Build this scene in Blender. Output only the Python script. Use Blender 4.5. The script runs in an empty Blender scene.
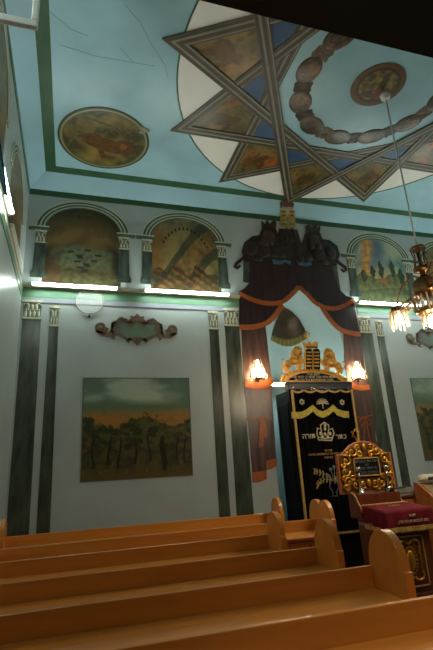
import bpy, bmesh, math, random
from mathutils import Vector, Matrix, noise
from mathutils.geometry import tessellate_polygon
random.seed(7)
PI = math.pi
C = bpy.context.scene.collection

# ------------------------------------------------------------------ camera geometry
F_PX = 463.313
RM = ((0.95589722, -0.28786014, -0.05828411), (0.03484677, 0.30820378, -0.95068193), (0.29162682, 0.9067232, 0.30464214))
CAM = Vector((0, 0, 1.55))
YB = 7.4            # back wall
XL = -0.83          # left wall
XR = 8.71           # right wall
ZW = 6.37           # top of the walls
ZC = 6.585          # ceiling
IN = 0.27           # cove inset
YG = 0.98           # front edge of the balcony
ZG = 2.91

def ray(px, py):
    d = ((px - 216.5) / F_PX, (py - 325) / F_PX, 1.0)
    return Vector([sum(RM[i][j] * d[i] for i in range(3)) for j in range(3)])

def atY(px, py, Y=YB):
    v = ray(px, py)
    return CAM + v * (Y / v.y)

def atS(px, py):
    """the point of the back wall, or of the cove above it"""
    p = atY(px, py)
    if p.z <= ZW:
        return p
    n = Vector((0, -(ZC - ZW), -IN))
    v = ray(px, py)
    t = n.dot(Vector((0, YB, ZW)) - CAM) / n.dot(v)
    return CAM + v * t

# ------------------------------------------------------------------ colours and materials
def lin(c):
    c = c / 255.0
    return c / 12.92 if c <= 0.04045 else ((c + 0.055) / 1.055) ** 2.4

def rgb(r, g, b, k=1.0):
    return tuple(min(0.92, lin(v) * k) for v in (r, g, b))

def mix(a, b, t):
    t = max(0.0, min(1.0, t))
    return tuple(x + (y - x) * t for x, y in zip(a, b))

def sstep(a, b, x):
    t = max(0.0, min(1.0, (x - a) / (b - a)))
    return t * t * (3 - 2 * t)

def mat(name, col, rough=0.5, metal=0.0, var=0.15, scale=6.0, bump=0.0, bscale=None, stretch=(1, 1, 1), spec=0.5, coat=0.0, col2=None, detail=5):
    m = bpy.data.materials.new(name)
    m.use_nodes = True
    nt = m.node_tree
    b = nt.nodes['Principled BSDF']
    b.inputs['Roughness'].default_value = rough
    b.inputs['Metallic'].default_value = metal
    b.inputs['Specular IOR Level'].default_value = spec
    if coat:
        b.inputs['Coat Weight'].default_value = coat
        b.inputs['Coat Roughness'].default_value = 0.12
    tc = nt.nodes.new('ShaderNodeTexCoord')
    mp = nt.nodes.new('ShaderNodeMapping')
    mp.inputs['Scale'].default_value = stretch
    nt.links.new(tc.outputs['Object'], mp.inputs['Vector'])
    n = nt.nodes.new('ShaderNodeTexNoise')
    n.inputs['Scale'].default_value = scale
    n.inputs['Detail'].default_value = detail
    nt.links.new(mp.outputs['Vector'], n.inputs['Vector'])
    r = nt.nodes.new('ShaderNodeValToRGB')
    lo = col2 if col2 else tuple(c * (1 - var) for c in col)
    hi = col if col2 else tuple(min(1, c * (1 + var)) for c in col)
    r.color_ramp.elements[0].color = (*lo, 1)
    r.color_ramp.elements[1].color = (*hi, 1)
    r.color_ramp.elements[0].position = 0.32
    r.color_ramp.elements[1].position = 0.68
    nt.links.new(n.outputs['Fac'], r.inputs['Fac'])
    nt.links.new(r.outputs['Color'], b.inputs['Base Color'])
    if bump:
        n2 = nt.nodes.new('ShaderNodeTexNoise')
        n2.inputs['Scale'].default_value = bscale or scale * 3
        n2.inputs['Detail'].default_value = 4
        nt.links.new(mp.outputs['Vector'], n2.inputs['Vector'])
        bp = nt.nodes.new('ShaderNodeBump')
        bp.inputs['Strength'].default_value = bump
        bp.inputs['Distance'].default_value = 0.02
        nt.links.new(n2.outputs['Fac'], bp.inputs['Height'])
        nt.links.new(bp.outputs['Normal'], b.inputs['Normal'])
    return m

def emis(name, col, strength):
    m = bpy.data.materials.new(name)
    m.use_nodes = True
    b = m.node_tree.nodes['Principled BSDF']
    b.inputs['Base Color'].default_value = (0.8, 0.8, 0.8, 1)
    b.inputs['Emission Color'].default_value = (*col, 1)
    b.inputs['Emission Strength'].default_value = strength
    return m

def painted(name, rough=0.35, bump=0.15):
    m = bpy.data.materials.new(name)
    m.use_nodes = True
    nt = m.node_tree
    b = nt.nodes['Principled BSDF']
    b.inputs['Roughness'].default_value = rough
    a = nt.nodes.new('ShaderNodeAttribute')
    a.attribute_name = 'Paint'
    nt.links.new(a.outputs['Color'], b.inputs['Base Color'])
    n = nt.nodes.new('ShaderNodeTexNoise')
    n.inputs['Scale'].default_value = 14
    tc = nt.nodes.new('ShaderNodeTexCoord')
    nt.links.new(tc.outputs['Object'], n.inputs['Vector'])
    bp = nt.nodes.new('ShaderNodeBump')
    bp.inputs['Strength'].default_value = bump
    bp.inputs['Distance'].default_value = 0.01
    nt.links.new(n.outputs['Fac'], bp.inputs['Height'])
    nt.links.new(bp.outputs['Normal'], b.inputs['Normal'])
    return m

K = 3.2     # pigments are this much lighter than they look in the dim room
M = {}
M['wall'] = mat('wall_paint', rgb(104, 112, 111, K), 0.33, var=0.07, scale=1.3, bump=0.12, bscale=3.0)
M['ceil'] = mat('ceiling_paint', rgb(94, 121, 129, K), 0.30, var=0.17, scale=0.9, bump=0.12, bscale=2.0)
M['cove'] = mat('cove_paint', rgb(94, 122, 131, K), 0.34, var=0.10, scale=0.8, bump=0.1, bscale=2.0)
M['green'] = mat('green_band_paint', rgb(30, 56, 34, K * .85), 0.4, var=0.15, scale=4)
M['palegreen'] = mat('pale_green_band_paint', rgb(74, 108, 84, K*.62), 0.4, var=0.08, scale=3)
M['lilac'] = mat('lilac_strip_paint', rgb(108, 115, 124, K*.68), 0.4, var=0.05, scale=3)
M['darkline'] = mat('dark_line_paint', rgb(52, 54, 52, K), 0.5, var=0.1)
M['floor'] = mat('floor_stone', rgb(60, 52, 44, 1.0), 0.45, var=0.2, scale=5)
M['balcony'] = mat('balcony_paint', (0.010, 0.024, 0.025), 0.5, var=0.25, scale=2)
M['niche'] = mat('niche_paint', rgb(106, 128, 132, K*.8), 0.4, var=0.06, scale=2)
M['wood'] = mat('varnished_wood', rgb(212, 138, 58), 0.30, var=0.16, scale=3.0, bump=0.05, bscale=9, stretch=(0.25, 4, 4), coat=0.35)
M['wood_end'] = mat('varnished_wood_end', rgb(212, 138, 58), 0.27, var=0.12, scale=3.0, bump=0.05, bscale=7, stretch=(4, 2, 0.5), coat=0.4)
M['redwood'] = mat('dark_red_wood', rgb(104, 48, 24), 0.30, var=0.2, scale=4, stretch=(4, 4, 0.5), coat=0.3)
M['brownwood'] = mat('brown_wood', rgb(164, 94, 46), 0.35, var=0.2, scale=4, stretch=(4, 4, 0.5), coat=0.2)
M['gold'] = mat('gilt', rgb(214, 158, 58), 0.33, metal=0.85, var=0.2, scale=12)
M['goldpaint'] = mat('gold_paint', rgb(206, 152, 62), 0.42, metal=0.3, var=0.2, scale=12)
M['brass'] = mat('aged_brass', rgb(118, 88, 50), 0.4, metal=0.8, var=0.3, scale=20)
M['silver'] = mat('silver', rgb(190, 190, 188), 0.22, metal=1.0, var=0.1, scale=12)
M['black'] = mat('black_paint', (0.005, 0.005, 0.006), 0.6, var=0.3, scale=5, spec=0.15)
M['charcoal'] = mat('charcoal_paint', rgb(36, 38, 37), 0.45, var=0.15, scale=6)
M['velvet'] = mat('black_velvet', (0.004, 0.004, 0.005), 0.9, var=0.4, scale=3, stretch=(5, 1, 0.4), spec=0.04)
M['red'] = mat('red_velvet', rgb(104, 10, 26), 0.75, var=0.2, scale=8, spec=0.25)
M['yellow'] = mat('yellow_fringe', rgb(188, 168, 62), 0.7, var=0.3, scale=30)
M['goldtrim'] = mat('gold_braid', rgb(190, 150, 78), 0.6, var=0.3, scale=40)
M['thread'] = mat('embroidery_thread', rgb(214, 200, 160), 0.6, var=0.1)
M['threaddim'] = mat('dull_gold_thread', rgb(150, 128, 74), 0.6, var=0.2, scale=20)
M['threadgrey'] = mat('grey_thread', rgb(96, 102, 106), 0.6, var=0.2, scale=20)
M['cream'] = mat('cream_enamel', rgb(216, 216, 196), 0.4, var=0.03)
M['whiteframe'] = mat('white_frame_paint', rgb(240, 244, 238), 0.35, var=0.03)
M['teal'] = mat('teal_paint', rgb(30, 110, 132), 0.35, var=0.1)
M['colmarble'] = mat('painted_marble', rgb(66, 74, 62, K * 0.5), 0.24, scale=2.6, bump=0.1, bscale=3, stretch=(3, 3, 0.8), col2=rgb(34, 42, 34, K * 0.45))
M['colmarble2'] = mat('painted_marble_small', rgb(60, 70, 62, K * 0.55), 0.3, scale=4, stretch=(3, 3, 0.8), col2=rgb(34, 42, 36, K * 0.55))
M['capital'] = mat('painted_capital', rgb(150, 152, 132, K * 0.6), 0.5, var=0.2, scale=14)
M['capdark'] = mat('painted_capital_shade', rgb(70, 74, 64, K * 0.8), 0.5, var=0.2, scale=14)
M['archwhite'] = mat('arch_line_paint', rgb(142, 148, 130, K * 0.62), 0.45, var=0.08)
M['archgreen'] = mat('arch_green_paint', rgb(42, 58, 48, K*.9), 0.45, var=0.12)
M['maroon'] = mat('maroon_paint', rgb(50, 32, 33, K*.45), 0.33, scale=3.5, stretch=(4, 1, 0.6), col2=rgb(30, 20, 22, K*.42))
M['maroon2'] = mat('maroon_tail_paint', rgb(84, 64, 56, K * 0.42), 0.33, scale=3.5, stretch=(4, 1, 0.5), col2=rgb(44, 27, 26, K * 0.48))
M['orange'] = mat('orange_fringe_paint', rgb(156, 86, 30, K * 0.42), 0.45, scale=26, stretch=(3, 1, 0.5), col2=rgb(120, 58, 20, K * 0.48))
M['lionbrown'] = mat('painted_lion', rgb(46, 34, 24, K * 0.42), 0.4, scale=6, col2=rgb(26, 19, 15, K * 0.42))
M['lionlight'] = mat('painted_lion_light', rgb(58, 42, 28, K * 0.45), 0.4, scale=8, col2=rgb(36, 26, 18, K * 0.45))
M['tabletyellow'] = mat('painted_tablet', rgb(128, 114, 66, K * 0.6), 0.45, var=0.12, scale=10)
M['crownred'] = mat('painted_crown', rgb(62, 28, 20, K * 0.6), 0.45, var=0.2)
M['bluevalance'] = mat('painted_blue', rgb(48, 70, 88, K * 0.7), 0.4, var=0.1)
M['cartbrown'] = mat('painted_scroll', rgb(84, 68, 52, K * 0.5), 0.4, var=0.25, scale=12)
M['cartgreen'] = mat('painted_field', rgb(72, 88, 74, K * 0.55), 0.4, var=0.12, scale=6)
M['starband'] = mat('star_band_paint', rgb(64, 60, 48, K * 0.72), 0.38, var=0.2, scale=5)
M['starline'] = mat('star_line_paint', rgb(92, 90, 76, K * 0.8), 0.38, var=0.12, scale=5)
M['stardark'] = mat('star_dark_paint', rgb(42, 38, 28, K * 0.7), 0.38, var=0.2, scale=5)
M['offwhite'] = mat('star_disc_paint', rgb(150, 153, 118, K * 1.5), 0.36, var=0.05, scale=1.5)
M['blue'] = mat('star_blue_paint', rgb(28, 52, 80, K*.8), 0.38, var=0.15, scale=5)
M['pink'] = mat('star_pink_paint', rgb(104, 66, 84, K * 0.9), 0.38, var=0.15, scale=5)
M['paint'] = painted('oil_mural', 0.34)
M['paintceil'] = painted('oil_ceiling_mural', 0.28, 0.08)
M['tube'] = emis('lit_tube', (0.90, 1.0, 0.93), 32)
M['bulb'] = emis('lit_bulb', (1.0, 0.72, 0.42), 60)
M['crystal_lit'] = emis('lit_crystal', (1.0, 0.80, 0.58), 1.1)
cm_ = bpy.data.materials.new('crystal'); cm_.use_nodes = True
cb_ = cm_.node_tree.nodes['Principled BSDF']
cb_.inputs['Base Color'].default_value = (.42, .34, .22, 1); cb_.inputs['Roughness'].default_value = .08; cb_.inputs['Alpha'].default_value = .7
cb_.inputs['Emission Color'].default_value = (1, .74, .48, 1); cb_.inputs['Emission Strength'].default_value = 0.0
M['crystal_lit'] = cm_
M['wick'] = emis('lit_sconce', (1.0, 0.70, 0.42), 34)
g = bpy.data.materials.new('clear_glass')
g.use_nodes = True
gb = g.node_tree.nodes['Principled BSDF']
gb.inputs['Alpha'].default_value = 0.22
gb.inputs['Roughness'].default_value = 0.06
gb.inputs['IOR'].default_value = 1.35
gb.inputs['Base Color'].default_value = (0.93, 0.97, 0.94, 1)
M['glass'] = g
g2 = g.copy(); g2.name = 'window_glass'; g2.node_tree.nodes['Principled BSDF'].inputs['Alpha'].default_value = 0.05; M['clearpane'] = g2
M['shawl'] = mat('white_cloth', rgb(196, 190, 168), 0.8, var=0.08, scale=10, bump=0.3, bscale=20)
M['beige'] = mat('beige_cloth', rgb(150, 134, 98), 0.85, var=0.2, scale=14, bump=0.2)
M['paper'] = mat('grey_paper', rgb(150, 148, 136), 0.6, var=0.1)
M['bookdark'] = mat('dark_cover', rgb(50, 48, 44), 0.5, var=0.2)
M['gildground'] = mat('dark_gilt_ground', rgb(96, 66, 26), 0.5, metal=0.3, var=0.3, scale=30)
M['crack'] = mat('crack_shade', rgb(56, 78, 80, K), 0.6)
M['wire'] = mat('metal_rod', rgb(150, 150, 140), 0.4, metal=0.6, var=0.05)
M['dark'] = mat('dark_metal', rgb(40, 38, 34), 0.5, var=0.2)

# ------------------------------------------------------------------ mesh helpers
class MB:
    def __init__(s):
        s.v = []; s.f = []; s.sm = []
    def add(s, vs, fs, smooth=False):
        o = len(s.v)
        s.v += [Vector(p) for p in vs]
        s.f += [tuple(i + o for i in f) for f in fs]
        s.sm += [smooth] * len(fs)
        return s
    def box(s, x0, x1, y0, y1, z0, z1):
        vs = [(x, y, z) for z in (z0, z1) for y in (y0, y1) for x in (x0, x1)]
        return s.add(vs, [(0, 2, 3, 1), (4, 5, 7, 6), (0, 1, 5, 4), (2, 6, 7, 3), (0, 4, 6, 2), (1, 3, 7, 5)])
    def prism(s, pts, off):
        """a closed outline (3D points in one plane or bent) given thickness off"""
        pts = [Vector(p) for p in pts]
        off = Vector(off)
        n = len(pts)
        tris = tessellate_polygon([pts])
        fs = [tuple(t) for t in tris] + [tuple(i + n for i in reversed(t)) for t in tris]
        fs += [(i, (i + 1) % n, (i + 1) % n + n, i + n) for i in range(n)]
        return s.add(pts + [p + off for p in pts], fs)
    def strip(s, pts, w, off, up=None):
        """a ribbon of width w along pts on a plane whose thickness direction is off"""
        pts = [Vector(p) for p in pts]; off = Vector(off); n = len(pts); nn = off.normalized()
        L = []; Rr = []
        for i, p in enumerate(pts):
            t = (pts[min(i + 1, n - 1)] - pts[max(i - 1, 0)]).normalized()
            sd = nn.cross(t).normalized()
            ww = w[i] if isinstance(w, (list, tuple)) else w
            L.append(p + sd * ww / 2); Rr.append(p - sd * ww / 2)
        return s.band(L, Rr, off)
    def band(s, L, Rr, off):
        off = Vector(off); n = len(L)
        vs = [Vector(p) for p in L] + [Vector(p) for p in Rr]
        vs += [p + off for p in vs]
        fs = []
        for i in range(n - 1):
            fs += [(i, i + 1, n + i + 1, n + i), (2 * n + i, 3 * n + i, 3 * n + i + 1, 2 * n + i + 1),
                   (i, 2 * n + i, 2 * n + i + 1, i + 1), (n + i, n + i + 1, 3 * n + i + 1, 3 * n + i)]
        fs += [(0, n, 3 * n, 2 * n), (n - 1, 3 * n - 1, 4 * n - 1, 2 * n - 1)]
        return s.add(vs, fs)
    def tube(s, pts, r, seg=8, caps=True):
        pts = [Vector(p) for p in pts]; n = len(pts); vs = []
        prev = None
        for i, p in enumerate(pts):
            t = (pts[min(i + 1, n - 1)] - pts[max(i - 1, 0)]).normalized()
            a = prev if prev else (Vector((0, 0, 1)) if abs(t.z) < 0.9 else Vector((1, 0, 0)))
            a = (a - t * a.dot(t)).normalized(); prev = a
            b = t.cross(a)
            rr = r[i] if isinstance(r, (list, tuple)) else r
            vs += [p + (a * math.cos(2 * PI * k / seg) + b * math.sin(2 * PI * k / seg)) * rr for k in range(seg)]
        fs = []
        for i in range(n - 1):
            for k in range(seg):
                fs.append((i * seg + k, i * seg + (k + 1) % seg, (i + 1) * seg + (k + 1) % seg, (i + 1) * seg + k))
        if caps:
            fs += [tuple(reversed(range(seg))), tuple((n - 1) * seg + k for k in range(seg))]
        return s.add(vs, fs, True)
    def lathe(s, prof, c=(0, 0, 0), seg=20):
        """prof: list of (radius, z)"""
        c = Vector(c); vs = []; n = len(prof)
        for r, z in prof:
            vs += [c + Vector((r * math.cos(2 * PI * k / seg), r * math.sin(2 * PI * k / seg), z)) for k in range(seg)]
        fs = []
        for i in range(n - 1):
            for k in range(seg):
                fs.append((i * seg + k, i * seg + (k + 1) % seg, (i + 1) * seg + (k + 1) % seg, (i + 1) * seg + k))
        fs += [tuple(reversed(range(seg))), tuple((n - 1) * seg + k for k in range(seg))]
        return s.add(vs, fs, True)
    def ball(s, c, r, seg=12, rings=8, mtx=None):
        c = Vector(c); r = Vector(r) if hasattr(r, '__len__') else Vector((r, r, r)); vs = []
        for i in range(rings + 1):
            th = PI * i / rings
            for k in range(seg):
                a = 2 * PI * k / seg
                p = Vector((r.x * math.sin(th) * math.cos(a), r.y * math.sin(th) * math.sin(a), r.z * math.cos(th)))
                vs.append(c + (mtx @ p if mtx else p))
        fs = []
        for i in range(rings):
            for k in range(seg):
                fs.append((i * seg + k, (i + 1) * seg + k, (i + 1) * seg + (k + 1) % seg, i * seg + (k + 1) % seg))
        return s.add(vs, fs, True)
    def xf(s, m):
        s.v = [m @ p for p in s.v]
        return s
    def build(s, name, material, parent=None, loc=None, bevel=0.0):
        me = bpy.data.meshes.new(name)
        org = Vector(loc) if loc is not None else Vector((0, 0, 0))
        me.from_pydata([tuple(p - org) for p in s.v], [], s.f)
        for p, q in zip(me.polygons, s.sm):
            p.use_smooth = q
        bm = bmesh.new(); bm.from_mesh(me)
        bmesh.ops.remove_doubles(bm, verts=bm.verts, dist=1e-5)
        bmesh.ops.recalc_face_normals(bm, faces=bm.faces)
        bm.to_mesh(me); bm.free()
        me.materials.append(M[material] if isinstance(material, str) else material)
        o = bpy.data.objects.new(name, me)
        C.objects.link(o)
        if parent is not None:
            o.parent = parent
        o.location = org
        if bevel:
            b = o.modifiers.new('bevel', 'BEVEL'); b.width = bevel; b.segments = 2; b.limit_method = 'ANGLE'
        return o

def tag(o, label=None, cat=None, group=None, kind=None):
    if label: o['label'] = label
    if cat: o['category'] = cat
    if group: o['group'] = group
    if kind: o['kind'] = kind
    return o

def thing(name, label, cat, group=None, loc=(0, 0, 0)):
    o = bpy.data.objects.new(name, None)
    C.objects.link(o)
    o.location = loc
    return tag(o, label, cat, group)

def copy_tree(o, parent=None):
    c = o.copy(); C.objects.link(c)
    c.parent = parent
    for ch in list(o.children):
        copy_tree(ch, c)
    return c

def text_mesh(body, size, name, material, parent, origin, ux, uz, depth=0.004, align='CENTER'):
    """lettering on a plane: ux runs to the reader's right, uz up"""
    cu = bpy.data.curves.new(name, 'FONT')
    cu.body = body; cu.size = size; cu.extrude = depth / 2; cu.align_x = align; cu.resolution_u = 2
    tmp = bpy.data.objects.new('lettering_source', cu)
    C.objects.link(tmp)
    dg = bpy.context.evaluated_depsgraph_get()
    me = bpy.data.meshes.new_from_object(tmp.evaluated_get(dg))
    bpy.data.objects.remove(tmp)
    bpy.data.curves.remove(cu)
    ux = Vector(ux).normalized(); uz = Vector(uz).normalized(); un = ux.cross(uz)
    for v in me.vertices:
        v.co = ux * v.co.x + uz * v.co.y + un * v.co.z
    me.materials.clear(); me.materials.append(M[material])
    o = bpy.data.objects.new(name, me); C.objects.link(o)
    o.location = origin
    if parent: o.parent = parent
    return o

def grid_paint(name, rows, paint, material, parent, thick, loc=None):
    """rows: rows of 3D points; paint(u, v, p) gives the pigment there; thick: vector to the rear"""
    nr = len(rows); nc = len(rows[0])
    org = Vector(loc) if loc is not None else Vector((0, 0, 0))
    vs = [Vector(p) - org for r in rows for p in r]
    th = Vector(thick)
    per = [i for i in range(nc)] + [r * nc + nc - 1 for r in range(1, nr)] + [(nr - 1) * nc + i for i in range(nc - 2, -1, -1)] + [r * nc for r in range(nr - 2, 0, -1)]
    fs = [(r * nc + c, r * nc + c + 1, (r + 1) * nc + c + 1, (r + 1) * nc + c) for r in range(nr - 1) for c in range(nc - 1)]
    nv = len(vs)
    vs += [vs[i] + th for i in per]
    m = len(per)
    fs += [(per[i], nv + i, nv + (i + 1) % m, per[(i + 1) % m]) for i in range(m)]
    me = bpy.data.meshes.new(name)
    me.from_pydata([tuple(p) for p in vs], [], fs)
    at = me.color_attributes.new('Paint', 'FLOAT_COLOR', 'POINT')
    cols = []
    for r in range(nr):
        for c in range(nc):
            k = paint(c / (nc - 1), r / (nr - 1), vs[r * nc + c] + org)
            cols += [k[0], k[1], k[2], 1.0]
    for i in per:
        cols += cols[4 * i:4 * i + 4]
    at.data.foreach_set('color', cols)
    me.materials.append(M[material])
    o = bpy.data.objects.new(name, me); C.objects.link(o)
    o.location = org
    if parent is not None: o.parent = parent
    return o

def fbm(x, y, z=0.0, o=4):
    return noise.fractal(Vector((x, y, z)), 1.0, 2.0, o)

# ------------------------------------------------------------------ camera
cam = bpy.data.cameras.new('camera')
cam.sensor_fit = 'HORIZONTAL'; cam.sensor_width = 36.0; cam.lens = F_PX * 36.0 / 433.0
cam.clip_start = 0.05; cam.clip_end = 60
co = bpy.data.objects.new('camera', cam); C.objects.link(co)
mw = Matrix(((RM[0][0], -RM[1][0], -RM[2][0], 0), (RM[0][1], -RM[1][1], -RM[2][1], 0), (RM[0][2], -RM[1][2], -RM[2][2], 0), (0, 0, 0, 1)))
co.matrix_world = Matrix.Translation(CAM) @ mw
bpy.context.scene.camera = co

def struct(name, mb, m, label=None, **k):
    o = mb.build(name, m, **k)
    o['kind'] = 'structure'
    if label: o['label'] = label
    return o

# ------------------------------------------------------------------ the room
YF = -3.2
struct('floor', MB().box(XL - .2, XR + .2, YF - .2, YB + 1.1, -0.2, 0), 'floor')
NX, NW, NZ0, NZ1, ND = 4.07, 0.80, 3.3, 4.97, 0.78
def niche_w(z):
    if z <= NZ0: return NW
    t = min(1.0, (z - NZ0) / (NZ1 - NZ0))
    return NW * (1 - t ** 4)
wb = MB()
def wrect(x0, x1, z0, z1):
    wb.add([(x0, YB, z0), (x1, YB, z0), (x1, YB, z1), (x0, YB, z1)], [(0, 1, 2, 3)])
wrect(XL, NX - NW, 0, ZW); wrect(NX + NW, XR, 0, ZW); wrect(NX - NW, NX + NW, NZ1, ZW)
zs = [NZ0 + (NZ1 - NZ0) * (1 - (1 - i / 24) ** 1.6) for i in range(25)]
for s in (-1, 1):
    vs = []
    for z in zs: vs += [(NX + s * niche_w(z), YB, z), (NX + s * NW, YB, z)]
    wb.add(vs, [(2 * i, 2 * i + 1, 2 * i + 3, 2 * i + 2) for i in range(24)])
struct('wall_back', wb, 'wall')
nb = MB(); NA = 24
zz = [0, 1.0, 2.0, 3.0] + zs
vs = []
for z in zz:
    w = niche_w(z); d = ND * (w / NW) ** 0.7 if w > 0 else 0
    for k in range(NA + 1):
        a = PI * k / NA
        vs.append((NX - w * math.cos(a), YB + d * math.sin(a), z))
nb.add(vs, [(i * (NA + 1) + k, i * (NA + 1) + k + 1, (i + 1) * (NA + 1) + k + 1, (i + 1) * (NA + 1) + k) for i in range(len(zz) - 1) for k in range(NA)], True)
struct('wall_niche', nb, 'niche', 'pale blue pointed niche behind the ark')
struct('wall_left', MB().box(XL - .2, XL, YF, YB, 0, ZW), 'wall')
struct('wall_right', MB().box(XR, XR + .2, YF, YB, 0, ZW), 'wall')
struct('wall_front', MB().box(XL - .2, XR + .2, YF - .2, YF, 0, ZC), 'darkline')
struct('ceiling', MB().box(XL, XR, YF, YB, ZC, ZC + .2), 'ceil')
tr = MB()
tr.add([(XL, YB, ZW), (XR, YB, ZW), (XR - IN, YB - IN, ZC), (XL + IN, YB - IN, ZC)], [(0, 1, 2, 3)])
tr.add([(XL, YB, ZW), (XL + IN, YB - IN, ZC), (XL + IN, YF, ZC), (XL, YF, ZW)], [(0, 1, 2, 3)])
tr.add([(XR, YB, ZW), (XR - IN, YB - IN, ZC), (XR - IN, YF, ZC), (XR, YF, ZW)], [(0, 1, 2, 3)])
struct('trim_1', tr, 'cove', 'pale blue sloping cove between wall and ceiling')
t2 = MB()
t2.box(XL, XR, YB - .012, YB + .01, ZW - .10, ZW + .004)
t2.box(XL - .01, XL + .012, YF, YB, ZW - .10, ZW + .004)
t2.box(XR - .012, XR + .01, YF, YB, ZW - .10, ZW + .004)
struct('trim_2', t2, 'green', 'dark green band along the top of the walls')
t3 = MB(); a, b = IN - .005, IN + .16
t3.box(XL + a, XR - a, YB - b, YB - a, ZC - .006, ZC + .01)
t3.box(XL + a, XL + b, YF, YB - b, ZC - .006, ZC + .01)
t3.box(XR - b, XR - a, YF, YB - b, ZC - .006, ZC + .01)
struct('trim_3', t3, 'green', 'dark green stripe around the blue ceiling')
t4 = MB()
for x0, x1 in ((XL, 2.86), (5.3, XR)): t4.box(x0, x1, YB - .012, YB + .01, 4.39, 4.58)
t4.box(XL - .01, XL + .010, 1, YB, 4.38, 4.50); t4.box(XR - .012, XR + .01, 1, YB, 4.39, 4.58)
struct('trim_4', t4, 'palegreen', 'pale green band under the tube lamps')
t5 = MB()
for x0, x1 in ((XL, 2.86), (5.3, XR)): t5.box(x0, x1, YB - .008, YB + .01, 4.305, 4.39)
struct('trim_5', t5, 'lilac', 'pale lilac strip under the green band')
t6 = MB()
for x0, x1 in ((XL, 2.86), (5.3, XR)): t6.box(x0, x1, YB - .010, YB + .01, 4.292, 4.307)
struct('trim_6', t6, 'darkline', 'thin dark line on the back wall')
t7 = MB()
for x0, x1 in ((XL, 2.84), (5.32, XR)): t7.box(x0, x1, YB - .07, YB + .01, 4.555, 4.60)
t7.box(XL - .01, XL + .016, 1.2, YB, 4.50, 4.555)
struct('trim_7', t7, 'cream', 'cream cable ledge carrying the tube lamps')
# the balcony over the camera
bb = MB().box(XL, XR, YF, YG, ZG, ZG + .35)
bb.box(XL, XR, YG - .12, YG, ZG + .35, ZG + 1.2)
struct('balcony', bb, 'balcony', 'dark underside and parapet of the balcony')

# ------------------------------------------------------------------ lamps on the walls
def lamp(x0, x1, z, label, name='tube_lamp', along='X'):
    mid = (x0 + x1) / 2
    if along == 'X':
        t = thing(name, label, 'lamp', 'fluorescent tube lamps along the wall ledge', (mid, YB - .14, z))
        f = lambda u, v, w: Vector((u, -v, w))
    else:
        t = thing(name, label, 'lamp', 'fluorescent tube lamps along the wall ledge', (XL + .052, mid, z))
        f = lambda u, v, w: Vector((v, u, w))
    h = (x1 - x0) / 2
    m = MB().box(-h - .04, h + .04, -.052, -.02, -.022, .018)
    if along == 'X':
        for q in (-.7, 0, .7): m.box(q * h - .03, q * h + .03, -.1385, -.04, -.012, .012)
    m.v = [f(*p) for p in m.v]; m.build('housing', 'cream', t)
    m = MB().tube([(-h, .012, .004), (h, .012, .004)], .019, 10); m.v = [f(*p) for p in m.v]; m.build('tube', 'tube', t)
    for s in (-1, 1):
        m = MB().box(s * h - .02, s * h + .02, -.045, .035, -.02, .026); m.v = [f(*p) for p in m.v]; m.build('end_cap', 'cream', t)
    return t
lamp(-.69, .66, 4.562, 'lit white tube lamp on the back wall nearest the left corner')
lamp(1.09, 2.615, 4.562, 'lit white tube lamp between second arch and dark canopy')
lamp(5.27, 6.73, 4.562, 'lit white tube lamp right of the canopy, behind the chandelier')
lamp(6.9, 8.35, 4.562, 'lit white tube lamp near the right end of the back wall')
lamp(3.85, 5.30, 4.64, 'glaring tube lamp at left edge of the photo on left wall', along='Y')
lamp(.35, 1.80, 4.64, 'added unseen tube lamp on the left wall, brightening the window sash', along='Y')  # added out of view to throw more light on the open sash
tl = thing('unlit_tube_lamp', 'unlit cream batten lamp on the left wall by the corner', 'lamp', None, (XL + .02, 6.2, 4.62))
MB().box(-.02, .02, -.62, .75, -.06, .05).build('housing', 'cream', tl, bevel=.01)
MB().tube([(.022, -.58, .05), (.022, .72, .05)], .014, 10).build('tube', 'whiteframe', tl)

# open window sash on the left wall, high up
ws = thing('window_sash', 'open white window sash sticking out at top left corner', 'window', None, (XL, 2.0, 4.0))
p = atY(37.5, 27, 2.0)
wx0, wx1, wz = XL - .01, p.x, p.z
for o_, nm, bx in ((0, 'bottom_rail', (wx0, wx1, 2.0, 2.03, wz, wz + .05)), (0, 'stile', (wx1 - .036, wx1, 2.0, 2.03, wz + .05, wz + .5)),
                   (0, 'top_rail', (wx0, wx1, 2.0, 2.03, wz + .5, wz + .55)), (0, 'stile', (wx0, wx0 + .036, 2.0, 2.03, wz + .05, wz + .5)),
                   (1, 'pane', (wx0 + .036, wx1 - .036, 2.012, 2.016, wz + .05, wz + .5))):
    m = MB().box(*bx); m.v = [v - Vector((XL, 2.0, 4.0)) for v in m.v]
    m.build(nm, 'clearpane' if o_ else 'whiteframe', ws, bevel=0 if o_ else .008)
# teal shutter leaf at the left edge
def atXL(px, py, X):
    v = ray(px, py); return CAM + v * (X / v.x)
sh = thing('shutter', 'narrow teal shutter leaf at left edge above glaring lamp', 'shutter')
q = [atXL(6.2, 195, XL + .02), atXL(-6, 100, XL + .02), atXL(-6, 100, XL + .02) + Vector((0, -1.0, 0)), atXL(6.2, 195, XL + .02) + Vector((0, -1.1, 0))]
q = [CAM + (p - CAM) * ((XL + .11) / (XL + .02)) for p in q]
MB().prism(q, (-.025, 0, 0)).build('leaf', 'teal', sh)
MB().box(XL + .0005, q[0].x, q[0].y - .5, q[0].y - .46, q[0].z - .02, q[0].z + .02).build('bracket', 'dark', sh)
MB().strip([q[0], q[1]], .03, (.012, 0, 0)).build('edge_strip', 'teal', sh)

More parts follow.
